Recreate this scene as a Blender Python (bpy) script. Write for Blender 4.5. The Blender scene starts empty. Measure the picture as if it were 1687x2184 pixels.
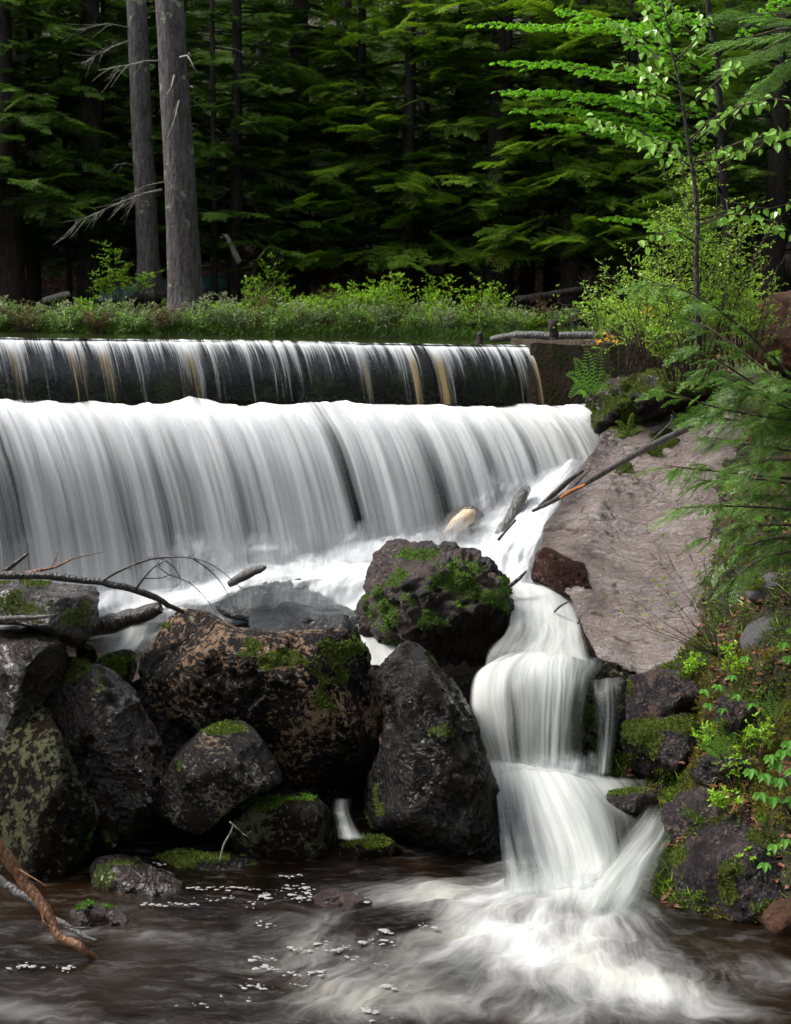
import bpy, bmesh, math, random
import numpy as np
from mathutils import Vector, Matrix, noise, geometry

# ------------------------------------------------------------------ camera, world, sun
SC = bpy.context.scene
COL = SC.collection
PI = math.pi
FPX, CX, CY = 3032.0, 843.5, 1091.5          # focal length and centre of a 1687 x 2183 picture
PITCH = math.atan(399.5/3032); ROLL = math.radians(1.0)
Fv = Vector((0, math.cos(PITCH), -math.sin(PITCH)))
U0 = Vector((0, math.sin(PITCH), math.cos(PITCH))); R0 = Vector((1, 0, 0))
Rv = R0*math.cos(ROLL)+U0*math.sin(ROLL); Uv = -R0*math.sin(ROLL)+U0*math.cos(ROLL)
cam = bpy.data.cameras.new('camera'); camo = bpy.data.objects.new('camera', cam); COL.objects.link(camo)
m = Matrix.Identity(4)
for i in range(3): m[i][0] = Rv[i]; m[i][1] = Uv[i]; m[i][2] = -Fv[i]
camo.matrix_world = m
cam.sensor_fit = 'VERTICAL'; cam.sensor_height = 36; cam.lens = 50.0
cam.clip_end = 2000; cam.clip_start = 0.1
cam.dof.use_dof = True; cam.dof.focus_distance = 10.5; cam.dof.aperture_fstop = 4.0
SC.camera = camo

SUN_EL, SUN_AZ = math.radians(50), math.radians(-86)   # azimuth from +Y towards +X
W = bpy.data.worlds.new('World'); SC.world = W; W.use_nodes = True
wn = W.node_tree; wn.nodes.clear()
sky = wn.nodes.new('ShaderNodeTexSky'); sky.sky_type = 'NISHITA'; sky.sun_disc = False
sky.sun_elevation = SUN_EL; sky.sun_rotation = SUN_AZ; sky.air_density = 1.0; sky.dust_density = 3.0; sky.ozone_density = 0.6
bg = wn.nodes.new('ShaderNodeBackground'); bg.inputs[1].default_value = 0.15
wo = wn.nodes.new('ShaderNodeOutputWorld'); hs = wn.nodes.new('ShaderNodeHueSaturation'); hs.inputs['Saturation'].default_value = .30   # thin high cloud: a paler sky
wn.links.new(sky.outputs[0], hs.inputs['Color']); wn.links.new(hs.outputs[0], bg.inputs[0]); wn.links.new(bg.outputs[0], wo.inputs[0])
sl = bpy.data.lights.new('sun', 'SUN'); sl.energy = 1.5; sl.angle = math.radians(15); sl.color = (1, .95, .87)
so = bpy.data.objects.new('sun', sl); COL.objects.link(so)
sd = Vector((math.sin(SUN_AZ)*math.cos(SUN_EL), math.cos(SUN_AZ)*math.cos(SUN_EL), math.sin(SUN_EL)))
so.rotation_euler = sd.to_track_quat('Z', 'Y').to_euler(); so.location = (0, 0, 30)
SC.view_settings.view_transform = 'Standard'; SC.view_settings.look = 'None'
SC.view_settings.exposure = 1.42; SC.view_settings.gamma = 1
SC.render.engine = 'CYCLES'
SC.cycles.transparent_max_bounces = 24

# ------------------------------------------------------------------ helpers
random.seed(7); rng = np.random.default_rng(7)
def P(u, v, Y):
    d = Fv+Rv*((u-CX)/FPX)+Uv*((CY-v)/FPX)
    return d*(Y/d.y)
def proj(p):
    z = p.dot(Fv); return CX+FPX*p.dot(Rv)/z, CY-FPX*p.dot(Uv)/z
ZPOOL, ZPOND = -3.52, -0.19
def Yplane(u, v, z):
    d = Fv+Rv*((u-CX)/FPX)+Uv*((CY-v)/FPX)
    return d.y*z/d.z
def link(o): COL.objects.link(o); return o
def meta(o, label=None, cat=None, group=None, kind=None):
    if label: o['label'] = label
    if cat: o['category'] = cat
    if group: o['group'] = group
    if kind: o['kind'] = kind
    return o
def npmesh(name, V, F, smooth=True):
    V = np.asarray(V, dtype=np.float32).reshape(-1, 3); F = np.asarray(F, dtype=np.int32)
    k = F.shape[1]; me = bpy.data.meshes.new(name)
    me.vertices.add(len(V)); me.vertices.foreach_set('co', V.ravel())
    me.loops.add(F.size); me.loops.foreach_set('vertex_index', F.ravel())
    me.polygons.add(len(F)); me.polygons.foreach_set('loop_start', np.arange(0, F.size, k, dtype=np.int32))
    me.update(calc_edges=True); me.validate()
    if smooth: me.polygons.foreach_set('use_smooth', np.ones(len(me.polygons), dtype=bool))
    return me
def mobj(name, me, mat, base=(0, 0, 0), parent=None):
    """mesh given in world coordinates; origin goes to base"""
    b = Vector(base)
    if b.length: me.transform(Matrix.Translation(-b))
    me.materials.append(mat); o = bpy.data.objects.new(name, me); link(o)
    if parent: o.parent = parent
    else: o.location = b
    return o
def empty(name, base): 
    o = bpy.data.objects.new(name, None); o.location = base; o.empty_display_size = .1; return link(o)
class Tubes:
    def __init__(s): s.V = []; s.F = []
    def add(s, pts, radii, n=6, jit=0):
        pts = [Vector(p) for p in pts]; b = len(s.V); prev = None
        for i, p in enumerate(pts):
            t = (pts[min(i+1, len(pts)-1)]-pts[max(i-1, 0)]).normalized()
            if prev is None: a = t.orthogonal().normalized()
            else: a = (prev-t*prev.dot(t)).normalized()
            prev = a; c = t.cross(a)
            for k in range(n):
                an = 2*PI*k/n; r = radii[i]*(1+random.uniform(-jit, jit))
                s.V.append(p+(a*math.cos(an)+c*math.sin(an))*r)
        for i in range(len(pts)-1):
            for k in range(n):
                s.F.append((b+i*n+k, b+i*n+(k+1) % n, b+(i+1)*n+(k+1) % n, b+(i+1)*n+k))
        e = len(s.V); s.V.append(pts[-1]); s.V.append(pts[0])
        for k in range(n):
            s.F.append((b+(len(pts)-1)*n+k, b+(len(pts)-1)*n+(k+1) % n, e, e))
            s.F.append((b+(k+1) % n, b+k, e+1, e+1))
    def mesh(s, name):
        me = bpy.data.meshes.new(name)
        me.from_pydata([tuple(v) for v in s.V], [], [f if f[2] != f[3] else f[:3] for f in s.F]); me.update()
        me.polygons.foreach_set('use_smooth', np.ones(len(me.polygons), dtype=bool)); return me
class Leaves:
    """collects leaf blades: base, direction, normal, length, width"""
    def __init__(s): s.A = []
    def add(s, p, d, n, L, w): s.A.append((*p, *d, *n, L, w))
    def addn(s, arr): s.A.extend(arr)
    def mesh(s, name, shape='rhomb', bend=.12):
        A = np.array(s.A, dtype=np.float64); p = A[:, 0:3]; d = A[:, 3:6]; n = A[:, 6:9]; L = A[:, 9:10]; w = A[:, 10:11]
        d /= np.linalg.norm(d, axis=1, keepdims=True)+1e-9
        sdv = np.cross(d, n); sdv /= np.linalg.norm(sdv, axis=1, keepdims=True)+1e-9
        n = np.cross(sdv, d)
        if shape == 'rhomb':
            V = np.stack([p, p+d*L*.45+sdv*w*.5+n*L*.04, p+d*L-n*L*bend, p+d*L*.45-sdv*w*.5+n*L*.04], 1)
            F = np.array([[0, 1, 2, 3]])
            nv = 4
        else:   # ovate leaf with a folded midrib: two rows of quads
            prof = [(0, .0), (.18, .42), (.42, .5), (.72, .3), (1, 0)]
            mid = [p+d*L*t-n*L*bend*t*t for t, _ in prof]
            Ls = [mid[i]+sdv*w*prof[i][1]+n*w*.16*(prof[i][1]*2) for i in (1, 2, 3)]
            Rs = [mid[i]-sdv*w*prof[i][1]+n*w*.16*(prof[i][1]*2) for i in (1, 2, 3)]
            V = np.stack(mid+Ls+Rs, 1)   # 0..4 mid, 5..7 left, 8..10 right
            F = np.array([[0, 5, 1, 1], [1, 5, 6, 2], [2, 6, 7, 3], [3, 7, 4, 4], [0, 1, 8, 8], [1, 2, 9, 8], [2, 3, 10, 9], [3, 4, 10, 10]])
            nv = 11
        N = len(A); F = (F[None]+(np.arange(N)*nv)[:, None, None]).reshape(-1, 4)
        if shape != 'rhomb':
            me = bpy.data.meshes.new(name)
            fl = [tuple(f) if f[2] != f[3] else tuple(f[:3]) for f in F.tolist()]
            me.from_pydata(V.reshape(-1, 3).tolist(), [], fl); me.update(); return me
        return npmesh(name, V, F, smooth=False)
def fbm(p, o=4): return noise.fractal(p, 0.9, 2.0, o)

# ---- node helpers
class NT:
    def __init__(s, name):
        s.m = bpy.data.materials.new(name); s.m.use_nodes = True; s.t = s.m.node_tree; s.t.nodes.clear()
        s.out = s.t.nodes.new('ShaderNodeOutputMaterial')
    def n(s, ty, props={}, **ins):
        nd = s.t.nodes.new('ShaderNode'+ty)
        for k, v in props.items(): setattr(nd, k, v)
        for k, v in ins.items():
            key = int(k[1:]) if k[0] == 'i' and k[1:].isdigit() else k.replace('_', ' ')
            s.set(nd.inputs[key], v)
        return nd
    def set(s, sock, v):
        if isinstance(v, bpy.types.NodeSocket): s.t.links.new(v, sock)
        elif isinstance(v, bpy.types.Node): s.t.links.new(v.outputs[0], sock)
        elif isinstance(v, (tuple, list)) and len(v) == 3 and sock.type == 'RGBA': sock.default_value = (*v, 1)
        else: sock.default_value = v
    def math(s, op, a, b=0, c=0, clamp=False):
        return s.n('Math', dict(operation=op, use_clamp=clamp), i0=a, i1=b, i2=c).outputs[0]
    def mix(s, f, a, b): 
        nd = s.n('Mix', dict(data_type='RGBA')); s.set(nd.inputs[0], f); s.set(nd.inputs[6], a); s.set(nd.inputs[7], b); return nd.outputs[2]
    def ramp(s, x, lo, hi, a=0., b=1., smooth=True):
        nd = s.n('MapRange', dict(interpolation_type='SMOOTHSTEP' if smooth else 'LINEAR'), i0=x, i1=lo, i2=hi, i3=a, i4=b); return nd.outputs[0]
    def noise(s, vec, scale=1, detail=4, rough=.55, dist=0):
        return s.n('TexNoise', dict(), Vector=vec, Scale=scale, Detail=detail, Roughness=rough, Distortion=dist).outputs[0]
    def vor(s, vec, scale=1, feature='F1', out=0, rand=1):
        nd = s.n('TexVoronoi', dict(feature=feature), Vector=vec, Scale=scale, Randomness=rand); return nd.outputs[out]
    def vmul(s, a, b): return s.n('VectorMath', dict(operation='MULTIPLY'), i0=a, i1=b).outputs[0]
    def vadd(s, a, b): return s.n('VectorMath', dict(operation='ADD'), i0=a, i1=b).outputs[0]
    def attr(s, name, out='Fac'): return s.n('Attribute', dict(attribute_name=name)).outputs[out]
    def bump(s, h, strength=.5, dist=.02, normal=None):
        nd = s.n('Bump', Height=h, Strength=strength, Distance=dist)
        if normal is not None: s.set(nd.inputs['Normal'], normal)
        return nd.outputs[0]
    def done(s, sh): s.t.links.new(sh.outputs[0] if isinstance(sh, bpy.types.Node) else sh, s.out.inputs[0]); return s.m

def rock_mat(name, base, base2, lichen=(.28, .19, .11), lich=.5, lich2=.35, rough=(.25, .6), seed=0, lscale=7, spec=.09, crack=1.0, bumpd=.045, bscale=1.0, coat=0):
    t = NT(name); co = t.n('TexCoord').outputs['Object']; co = t.vadd(co, (seed*3.1, seed*1.7, seed*2.3))
    n1 = t.noise(co, 2.3, 6, .6); n2 = t.noise(co, 9*bscale, 9, .8); n3 = t.noise(co, 60*bscale, 6, .8)
    c = t.mix(t.ramp(n1, .38, .62), base, base2)
    c = t.mix(t.math('MULTIPLY', t.ramp(n3, .35, .7), .55), c, tuple(x*.35 for x in base))
    # tan crust lichen in sharp blotches, and pale grey-green rosettes
    w = t.vadd(co, t.vmul(t.n('TexNoise', Vector=co, Scale=14, Detail=5).outputs[1], (.09, .09, .09)))
    la = t.noise(w, lscale, 5, .62); lb = t.noise(co, 1.9, 4, .6)
    lm = t.ramp(t.math('ADD', t.noise(w, lscale*3.6, 8, .68), t.math('MULTIPLY', t.math('SUBTRACT', lb, .5), .7)), .645-.15*lich, .655-.15*lich)
    if lich > 0: c = t.mix(t.math('MULTIPLY', lm, .85), c, t.mix(t.ramp(n3, .3, .7), tuple(x*.45 for x in lichen), tuple(x*1.15 for x in lichen)))
    lc = t.ramp(t.noise(t.vadd(w, (5, 3, 9)), lscale*.8, 4, .6), .74-.14*lich2, .77-.14*lich2)
    if lich2 > 0: c = t.mix(t.math('MULTIPLY', lc, .8), c, (.3, .34, .22))
    mo = t.attr('moss'); mm = t.ramp(t.math('ADD', mo, t.math('MULTIPLY', t.math('SUBTRACT', n2, .5), .9)), .42, .62)
    c = t.mix(mm, c, t.mix(t.ramp(n3, .3, .7), (.03, .045, .006), (.10, .13, .012)))
    r = t.ramp(t.noise(co, 5, 4, .6), .35, .65, rough[0], rough[1])
    r = t.mix(mm, r, (.95, .95, .95))
    h = t.math('ADD', t.math('ADD', t.math('MULTIPLY', n2, 2.0), t.math('MULTIPLY', t.noise(co, 26*bscale, 8, .75), .5)), t.math('MULTIPLY', n3, .5))
    cr = t.vor(w, 3.2, 'DISTANCE_TO_EDGE'); h = t.math('ADD', h, t.math('MULTIPLY', t.ramp(cr, 0, .05), .25*crack))
    bsdf = t.n('BsdfPrincipled', Base_Color=c, Roughness=r, Normal=t.bump(h, 1.0, bumpd))
    bsdf.inputs['Specular IOR Level'].default_value = spec
    if coat: t.set(bsdf.inputs['Coat Weight'], t.ramp(t.noise(co, 4.5, 4, .65), .38, .54, coat*.08, coat)); bsdf.inputs['Coat Roughness'].default_value = .08; t.set(bsdf.inputs['Coat Normal'], t.bump(t.math('ADD', t.noise(co, 34, 3, .55), t.math('MULTIPLY', t.noise(co, 9, 2, .5), 1.2)), 1, .06))
    return t.done(bsdf)
def leaf_mat(name, a, b, gloss=.45, trans=.35, tcol=None, pale=0):
    t = NT(name); ri = t.n('NewGeometry').outputs['Random Per Island']; oi = t.n('ObjectInfo').outputs['Random']
    co = t.n('TexCoord').outputs['Object']; nn = t.noise(co, 1.3, 2)
    f = t.math('ADD', t.math('MULTIPLY', ri, .55), t.math('ADD', t.math('MULTIPLY', t.ramp(nn, .35, .65), .3), t.math('MULTIPLY', oi, .15)))
    c = t.mix(f, a, b)
    p = t.n('BsdfPrincipled', Base_Color=c, Roughness=gloss); p.inputs['Specular IOR Level'].default_value = .5
    tc = t.mix(f, tuple(x*1.2 for x in (tcol or a)), tuple(x*1.2 for x in (tcol or b)))
    tr = t.n('BsdfTranslucent', Color=tc)
    return t.done(t.n('MixShader', i0=trans, i1=p, i2=tr))
def bark_mat(name, a, b, sc=1, lich=.0, lc=(.3, .32, .2), rough=.9, wet=0.3):
    t = NT(name); co = t.n('TexCoord').outputs['Object']
    st = t.vmul(co, (14*sc, 14*sc, 2.6*sc)); n1 = t.noise(st, 1.4, 6, .65); n2 = t.vor(t.vmul(co, (26*sc, 26*sc, 9*sc)), 1)
    n3 = t.noise(co, 30*sc, 5, .7)
    f = t.math('ADD', t.math('MULTIPLY', n1, .6), t.math('MULTIPLY', n3, .4))
    c = t.mix(t.ramp(f, .38, .62), a, b)
    if lich: c = t.mix(t.ramp(t.noise(co, 3.5, 6, .7), .66-.15*lich, .70-.15*lich, 0, .8), c, lc)
    h = t.math('ADD', t.math('MULTIPLY', n1, 1.), t.math('MULTIPLY', n2, .5))
    p = t.n('BsdfPrincipled', Base_Color=c, Roughness=rough, Normal=t.bump(h, 1, .02)); p.inputs['Specular IOR Level'].default_value = wet
    return t.done(p)
def foam_mat(name, wide=(2.2, .15), med=(9, .35), fine=(45, 1.1), contrast=(2.2, 1.6, 1.0), white=(.86, .88, .9), thin=(.9, .9, .9), gl=.25, warp=.08, tint=None, rgl=.2, bumpd=.01, hi=1.05):
    """white moving water: authored density broken up by streaks along the flow"""
    t = NT(name); uv = t.attr('flow', 'Vector'); 
    uv = t.vadd(uv, t.vmul(t.n('TexNoise', Vector=uv, Scale=1.1, Detail=3).outputs[1], (warp, warp, 0)))
    a = t.noise(t.vmul(uv, (wide[0], wide[1], 1)), 1, 3, .5); b = t.noise(t.vmul(uv, (med[0], med[1], 1)), 1, 4, .6)
    c = t.noise(t.vmul(uv, (fine[0], fine[1], 1)), 1, 4, .7)
    s = t.math('ADD', t.math('MULTIPLY', t.math('SUBTRACT', a, .5), contrast[0]), t.math('MULTIPLY', t.math('SUBTRACT', b, .5), contrast[1]))
    s = t.math('ADD', s, t.math('MULTIPLY', t.math('SUBTRACT', c, .5), contrast[2]))
    d = t.math('ADD', t.attr('dens'), s); al = t.ramp(d, .0, hi)
    ed = t.attr('edge'); e2 = t.math('MULTIPLY', t.ramp(t.math('ADD', ed, t.math('MULTIPLY', t.math('MULTIPLY', s, .8), t.math('SUBTRACT', 1, ed))), 0.15, .9), t.ramp(ed, 0, .3))
    nrm = t.bump(t.math('ADD', t.math('MULTIPLY', b, .6), t.math('MULTIPLY', c, .4)), .8, bumpd)
    df = t.n('BsdfDiffuse', Color=white, Normal=nrm); tr = t.n('BsdfTranslucent', Color=white, Normal=nrm)
    foam = t.n('MixShader', i0=.35, i1=df, i2=tr)
    tp = t.n('BsdfTransparent', Color=thin); g = t.n('BsdfGlossy', Color=(.8, .85, .9), Roughness=rgl, Normal=nrm)
    wt = t.n('MixShader', i0=gl, i1=tp, i2=g)
    if tint:
        tb = t.n('BsdfTranslucent', Color=tint, Normal=nrm); td = t.n('BsdfDiffuse', Color=tint, Normal=nrm); ts = t.n('MixShader', i0=.5, i1=tb, i2=td)
        gm = t.math('MULTIPLY', t.ramp(b, .54, .60), t.ramp(t.n('SeparateXYZ', i0=uv).outputs[1], .36, .58, 0, .9))
        foam = t.n('MixShader', i0=gm, i1=foam, i2=ts)
    body = t.n('MixShader', i0=al, i1=wt, i2=foam)
    full = t.n('MixShader', i0=e2, i1=t.n('BsdfTransparent'), i2=body)
    return t.done(full)

# ------------------------------------------------------------------ materials
M = {}
M['leafmoss'] = leaf_mat('moss', (.028, .05, .004), (.13, .19, .012), .9, .25)
M['mossgreen'] = leaf_mat('bright_moss', (.04, .12, .004), (.12, .28, .012), .9, .3)
M['mossgold'] = leaf_mat('golden_moss', (.07, .06, .005), (.22, .2, .012), .9, .3)
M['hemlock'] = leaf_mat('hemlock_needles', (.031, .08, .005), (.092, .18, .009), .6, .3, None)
M['hemlock_lit'] = leaf_mat('hemlock_needles_lit', (.055, .125, .005), (.17, .30, .013), .6, .45)  # brighter copy of the needles, sunlight put into the colour
M['hemnear'] = leaf_mat('near_hemlock_needles', (.022, .085, .010), (.17, .35, .03), .35, .35)
M['maple'] = leaf_mat('maple_leaf', (.12, .36, .01), (.22, .52, .02), .5, .45)
M['birchleaf'] = leaf_mat('birch_leaf', (.17, .37, .04), (.28, .52, .08), .2, .4)
M['shrub'] = leaf_mat('shrub_leaf', (.14, .3, .012), (.32, .5, .04), .4, .4)
M['bush'] = leaf_mat('bush_leaf', (.17, .38, .01), (.36, .60, .03), .5, .4)
M['bushdark'] = leaf_mat('low_bush_leaf', (.08, .2, .02), (.24, .4, .07), .5, .3)
M['bushpale'] = leaf_mat('pale_bush_leaf', (.14, .2, .08), (.34, .4, .2), .6, .3)
M['bushred'] = leaf_mat('heath_leaf', (.09, .035, .015), (.13, .12, .03), .6, .3)
M['seedleaf'] = leaf_mat('seedling_leaf', (.06, .2, .015), (.14, .36, .03), .4, .4)
M['fern'] = leaf_mat('fern_leaf', (.09, .25, .015), (.18, .42, .04), .5, .4)
M['yellow'] = leaf_mat('yellow_leaf', (.7, .38, .01), (.85, .5, .03), .5, .4)
M['litter'] = leaf_mat('dead_leaf', (.10, .035, .014), (.25, .10, .05), .6, .2)
M['pine'] = bark_mat('pine_bark', (.035, .029, .030), (.105, .095, .096), 1, .35, (.26, .28, .17))
M['darkbark'] = bark_mat('dark_bark', (.014, .011, .01), (.04, .033, .03), 1)
M['twig'] = bark_mat('twig_bark', (.05, .035, .028), (.12, .09, .075), 2)
M['deadtwig'] = bark_mat('grey_dead_wood', (.16, .15, .13), (.32, .31, .27), 2, .3, (.35, .4, .25))
M['wetwood'] = bark_mat('wet_black_wood', (.012, .009, .008), (.045, .036, .032), 2, 0, rough=.28, wet=.7)
M['brownwood'] = bark_mat('brown_branch_bark', (.12, .05, .022), (.27, .13, .06), 2, 0, rough=.35, wet=.5)
M['greywood'] = bark_mat('grey_driftwood', (.05, .048, .046), (.15, .145, .14), 2, 0, rough=.4, wet=.5)
M['orangewood'] = bark_mat('bare_orange_wood', (.3, .1, .03), (.5, .2, .06), 2, 0, rough=.5)
M['blacklichen'] = rock_mat('lichen_boulder', (.007, .006, .006), (.018, .013, .011), (.46, .30, .18), .62, .6, (.3, .6), 1, coat=.25)
M['blackwet'] = rock_mat('black_wet_boulder', (.005, .004, .0045), (.012, .008, .007), (.055, .032, .02), .12, .02, (.06, .3), 2, 6, .12, coat=.55)
M['wetshine'] = rock_mat('shining_wet_rock', (.009, .006, .005), (.032, .019, .014), (.10, .045, .02), .2, .1, (.04, .22), 3, 6, .3, 1, .04, coat=1.0)
M['greylichen'] = rock_mat('grey_lichen_rock', (.013, .012, .012), (.036, .03, .03), (.40, .31, .22), .25, .75, (.2, .5), 4, 10, coat=.35)
M['darklichen'] = rock_mat('dark_lichen_rock', (.008, .007, .006), (.022, .016, .011), (.16, .17, .09), .6, .6, (.2, .5), 5, 5)
M['mossyrock'] = rock_mat('knobbly_boulder', (.022, .018, .02), (.10, .062, .055), (.11, .06, .045), .35, .05, (.3, .6), 6, 7, .6, 1.5, .04)
M['greywet'] = rock_mat('grey_wet_slab', (.06, .062, .068), (.11, .115, .125), (.2, .2, .2), .0, .0, (.15, .35), 7, 6, .8)
M['reddark'] = rock_mat('red_brown_rock', (.03, .012, .009), (.075, .03, .02), (.2, .13, .11), .3, 0, (.25, .5), 8)
M['bankrock'] = rock_mat('bank_rock', (.022, .018, .022), (.075, .055, .06), (.17, .11, .085), .3, .12, (.15, .45), 9, 6, coat=.5)
M['greyrock'] = rock_mat('grey_rock', (.12, .12, .13), (.2, .19, .2), (.26, .17, .13), .4, .2, (.45, .7), 10, 8)
M['brownrock'] = rock_mat('brown_rock', (.09, .05, .035), (.17, .10, .07), (.3, .12, .06), .5, 0, (.5, .8), 11)
def slab_mat():
    t = NT('pink_granite'); co = t.n('TexCoord').outputs['Object']
    st = t.n('Mapping', Vector=co); st.inputs['Rotation'].default_value = (0.3, .5, .6); st.inputs['Scale'].default_value = (1, 2.4, 2.4); s = st.outputs[0]
    n1 = t.noise(s, 1.6, 6, .6); n2 = t.noise(s, 7, 8, .7); n3 = t.noise(co, 55, 6, .75)
    c = t.mix(t.ramp(n1, .35, .65), (.62, .49, .45), (.80, .69, .66))
    c = t.mix(t.ramp(n2, .4, .62, 0, .6), c, (.32, .235, .21)); c = t.mix(t.ramp(n3, .4, .65, 0, .45), c, (.11, .09, .088))
    c = t.mix(t.ramp(t.noise(co, 120, 3, .6), .55, .66, 0, .5), c, (.5, .47, .46))  # pale speckle: glints put into the granite colour
    c = t.mix(t.ramp(t.noise(t.vadd(s, (4, 4, 2)), 2.2, 7, .72), .61, .66, 0, .8), c, (.13, .04, .02))
    c = t.mix(t.ramp(t.noise(t.vadd(s, (9, 1, 2)), 1.4, 5, .65), .56, .66, 0, .35), c, (.2, .2, .2))
    w0 = t.vadd(s, t.vmul(t.n('TexNoise', Vector=s, Scale=3, Detail=5).outputs[1], (.35, .35, .35)))
    mo = t.attr('moss'); mm = t.ramp(t.math('ADD', mo, t.math('MULTIPLY', t.math('SUBTRACT', n2, .5), .9)), .42, .62)
    pit = t.noise(t.vmul(w0, (1, 2.2, 2.2)), 11, 9, .78); c = t.mix(t.ramp(pit, .37, .44, .8, 0), c, (.10, .06, .05))
    ck = t.ramp(t.vor(w0, 2.6, 'DISTANCE_TO_EDGE'), 0, .03, 1, 0); ck = t.math('MULTIPLY', ck, t.ramp(n1, .4, .6)); c = t.mix(t.math('MULTIPLY', ck, .8), c, (.05, .03, .025))
    c = t.mix(mm, c, (.05, .07, .01))
    wet = t.attr('wet'); c = t.mix(t.math('MULTIPLY', wet, .72), c, (.035, .03, .032))
    r = t.ramp(n2, .3, .7, .12, .36); r = t.math('SUBTRACT', r, t.math('MULTIPLY', wet, .15))
    w = t.vadd(s, t.vmul(t.n('TexNoise', Vector=s, Scale=3, Detail=5).outputs[1], (.35, .35, .35)))
    cr = t.vor(w, 2.6, 'DISTANCE_TO_EDGE'); cr2 = t.vor(t.vmul(w, (1, 2, 2)), 3.5)
    h = t.math('ADD', t.math('MULTIPLY', n2, 1.4), t.math('ADD', t.math('MULTIPLY', n3, .35), t.math('MULTIPLY', t.ramp(cr, 0, .035), .12)))
    h = t.math('ADD', t.math('ADD', h, t.math('MULTIPLY', cr2, .5)), t.math('ADD', t.math('MULTIPLY', t.noise(co, 24, 3, .6), .8), t.math('MULTIPLY', pit, 1.6)))
    p = t.n('BsdfPrincipled', Base_Color=c, Roughness=r, Normal=t.bump(h, 1, .085)); p.inputs['Specular IOR Level'].default_value = .7
    return t.done(p)
M['slab'] = slab_mat()
def concrete_mat(name, a, b):
    t = NT(name); co = t.n('TexCoord').outputs['Object']
    n1 = t.noise(co, 2.5, 6, .65); n3 = t.noise(co, 40, 6, .75); v = t.vor(co, 28)
    c = t.mix(t.ramp(n1, .35, .65), a, b); c = t.mix(t.ramp(n3, .4, .6, 0, .6), c, tuple(x*.4 for x in a))
    mo = t.ramp(t.noise(t.vadd(co, (3, 1, 1)), 4, 6, .7), .52, .6, 0, .8); c = t.mix(mo, c, (.03, .04, .008))
    p = t.n('BsdfPrincipled', Base_Color=c, Roughness=.6, Normal=t.bump(t.math('ADD', n3, v), 1, .02)); p.inputs['Specular IOR Level'].default_value = .15; return t.done(p)
M['concrete'] = concrete_mat('old_concrete', (.06, .045, .03), (.10, .075, .05))
M['wetconcrete'] = concrete_mat('wet_concrete', (.006, .0045, .003), (.014, .010, .007))
def soil_mat():
    t = NT('forest_floor'); co = t.n('TexCoord').outputs['Object']
    n1 = t.noise(co, 1.2, 6, .65); v = t.vor(co, 16, 'F1', 1); n3 = t.noise(co, 25, 5, .7)
    c = t.mix(t.ramp(n1, .35, .65), (.02, .012, .007), (.045, .024, .014)); c = t.mix(t.ramp(n3, .35, .65, 0, .7), c, (.012, .007, .005))
    c = t.mix(t.ramp(t.noise(co, 9, 5, .7), .58, .64, 0, .6), c, (.09, .042, .026))
    p = t.n('BsdfPrincipled', Base_Color=c, Roughness=.85, Normal=t.bump(t.math('ADD', n3, t.vor(co, 14)), 1, .04)); return t.done(p)
M['soil'] = soil_mat()
def bank_mat():
    t = NT('mossy_bank'); co = t.n('TexCoord').outputs['Object']
    n1 = t.noise(co, 1.8, 6, .65); n3 = t.noise(co, 30, 5, .7); n2 = t.noise(co, 6, 6, .7)
    c = t.mix(t.ramp(n1, .4, .6), (.022, .014, .009), (.035, .04, .008)); c = t.mix(t.ramp(n2, .48, .6, 0, .9), c, (.055, .07, .008))
    c = t.mix(t.ramp(n3, .35, .65, 0, .6), c, (.012, .01, .006))
    p = t.n('BsdfPrincipled', Base_Color=c, Roughness=.9, Normal=t.bump(t.math('ADD', n3, n2), 1, .05)); return t.done(p)
M['bank'] = bank_mat()
def pond_mat():
    t = NT('pond_water'); co = t.n('TexCoord').outputs['Object']
    n = t.noise(t.vmul(co, (1, 3, 1)), 2.5, 4, .6)
    p = t.n('BsdfPrincipled', Base_Color=(.012, .012, .006), Roughness=.06, Normal=t.bump(n, .35, .02)); return t.done(p)
M['pond'] = pond_mat()
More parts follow.
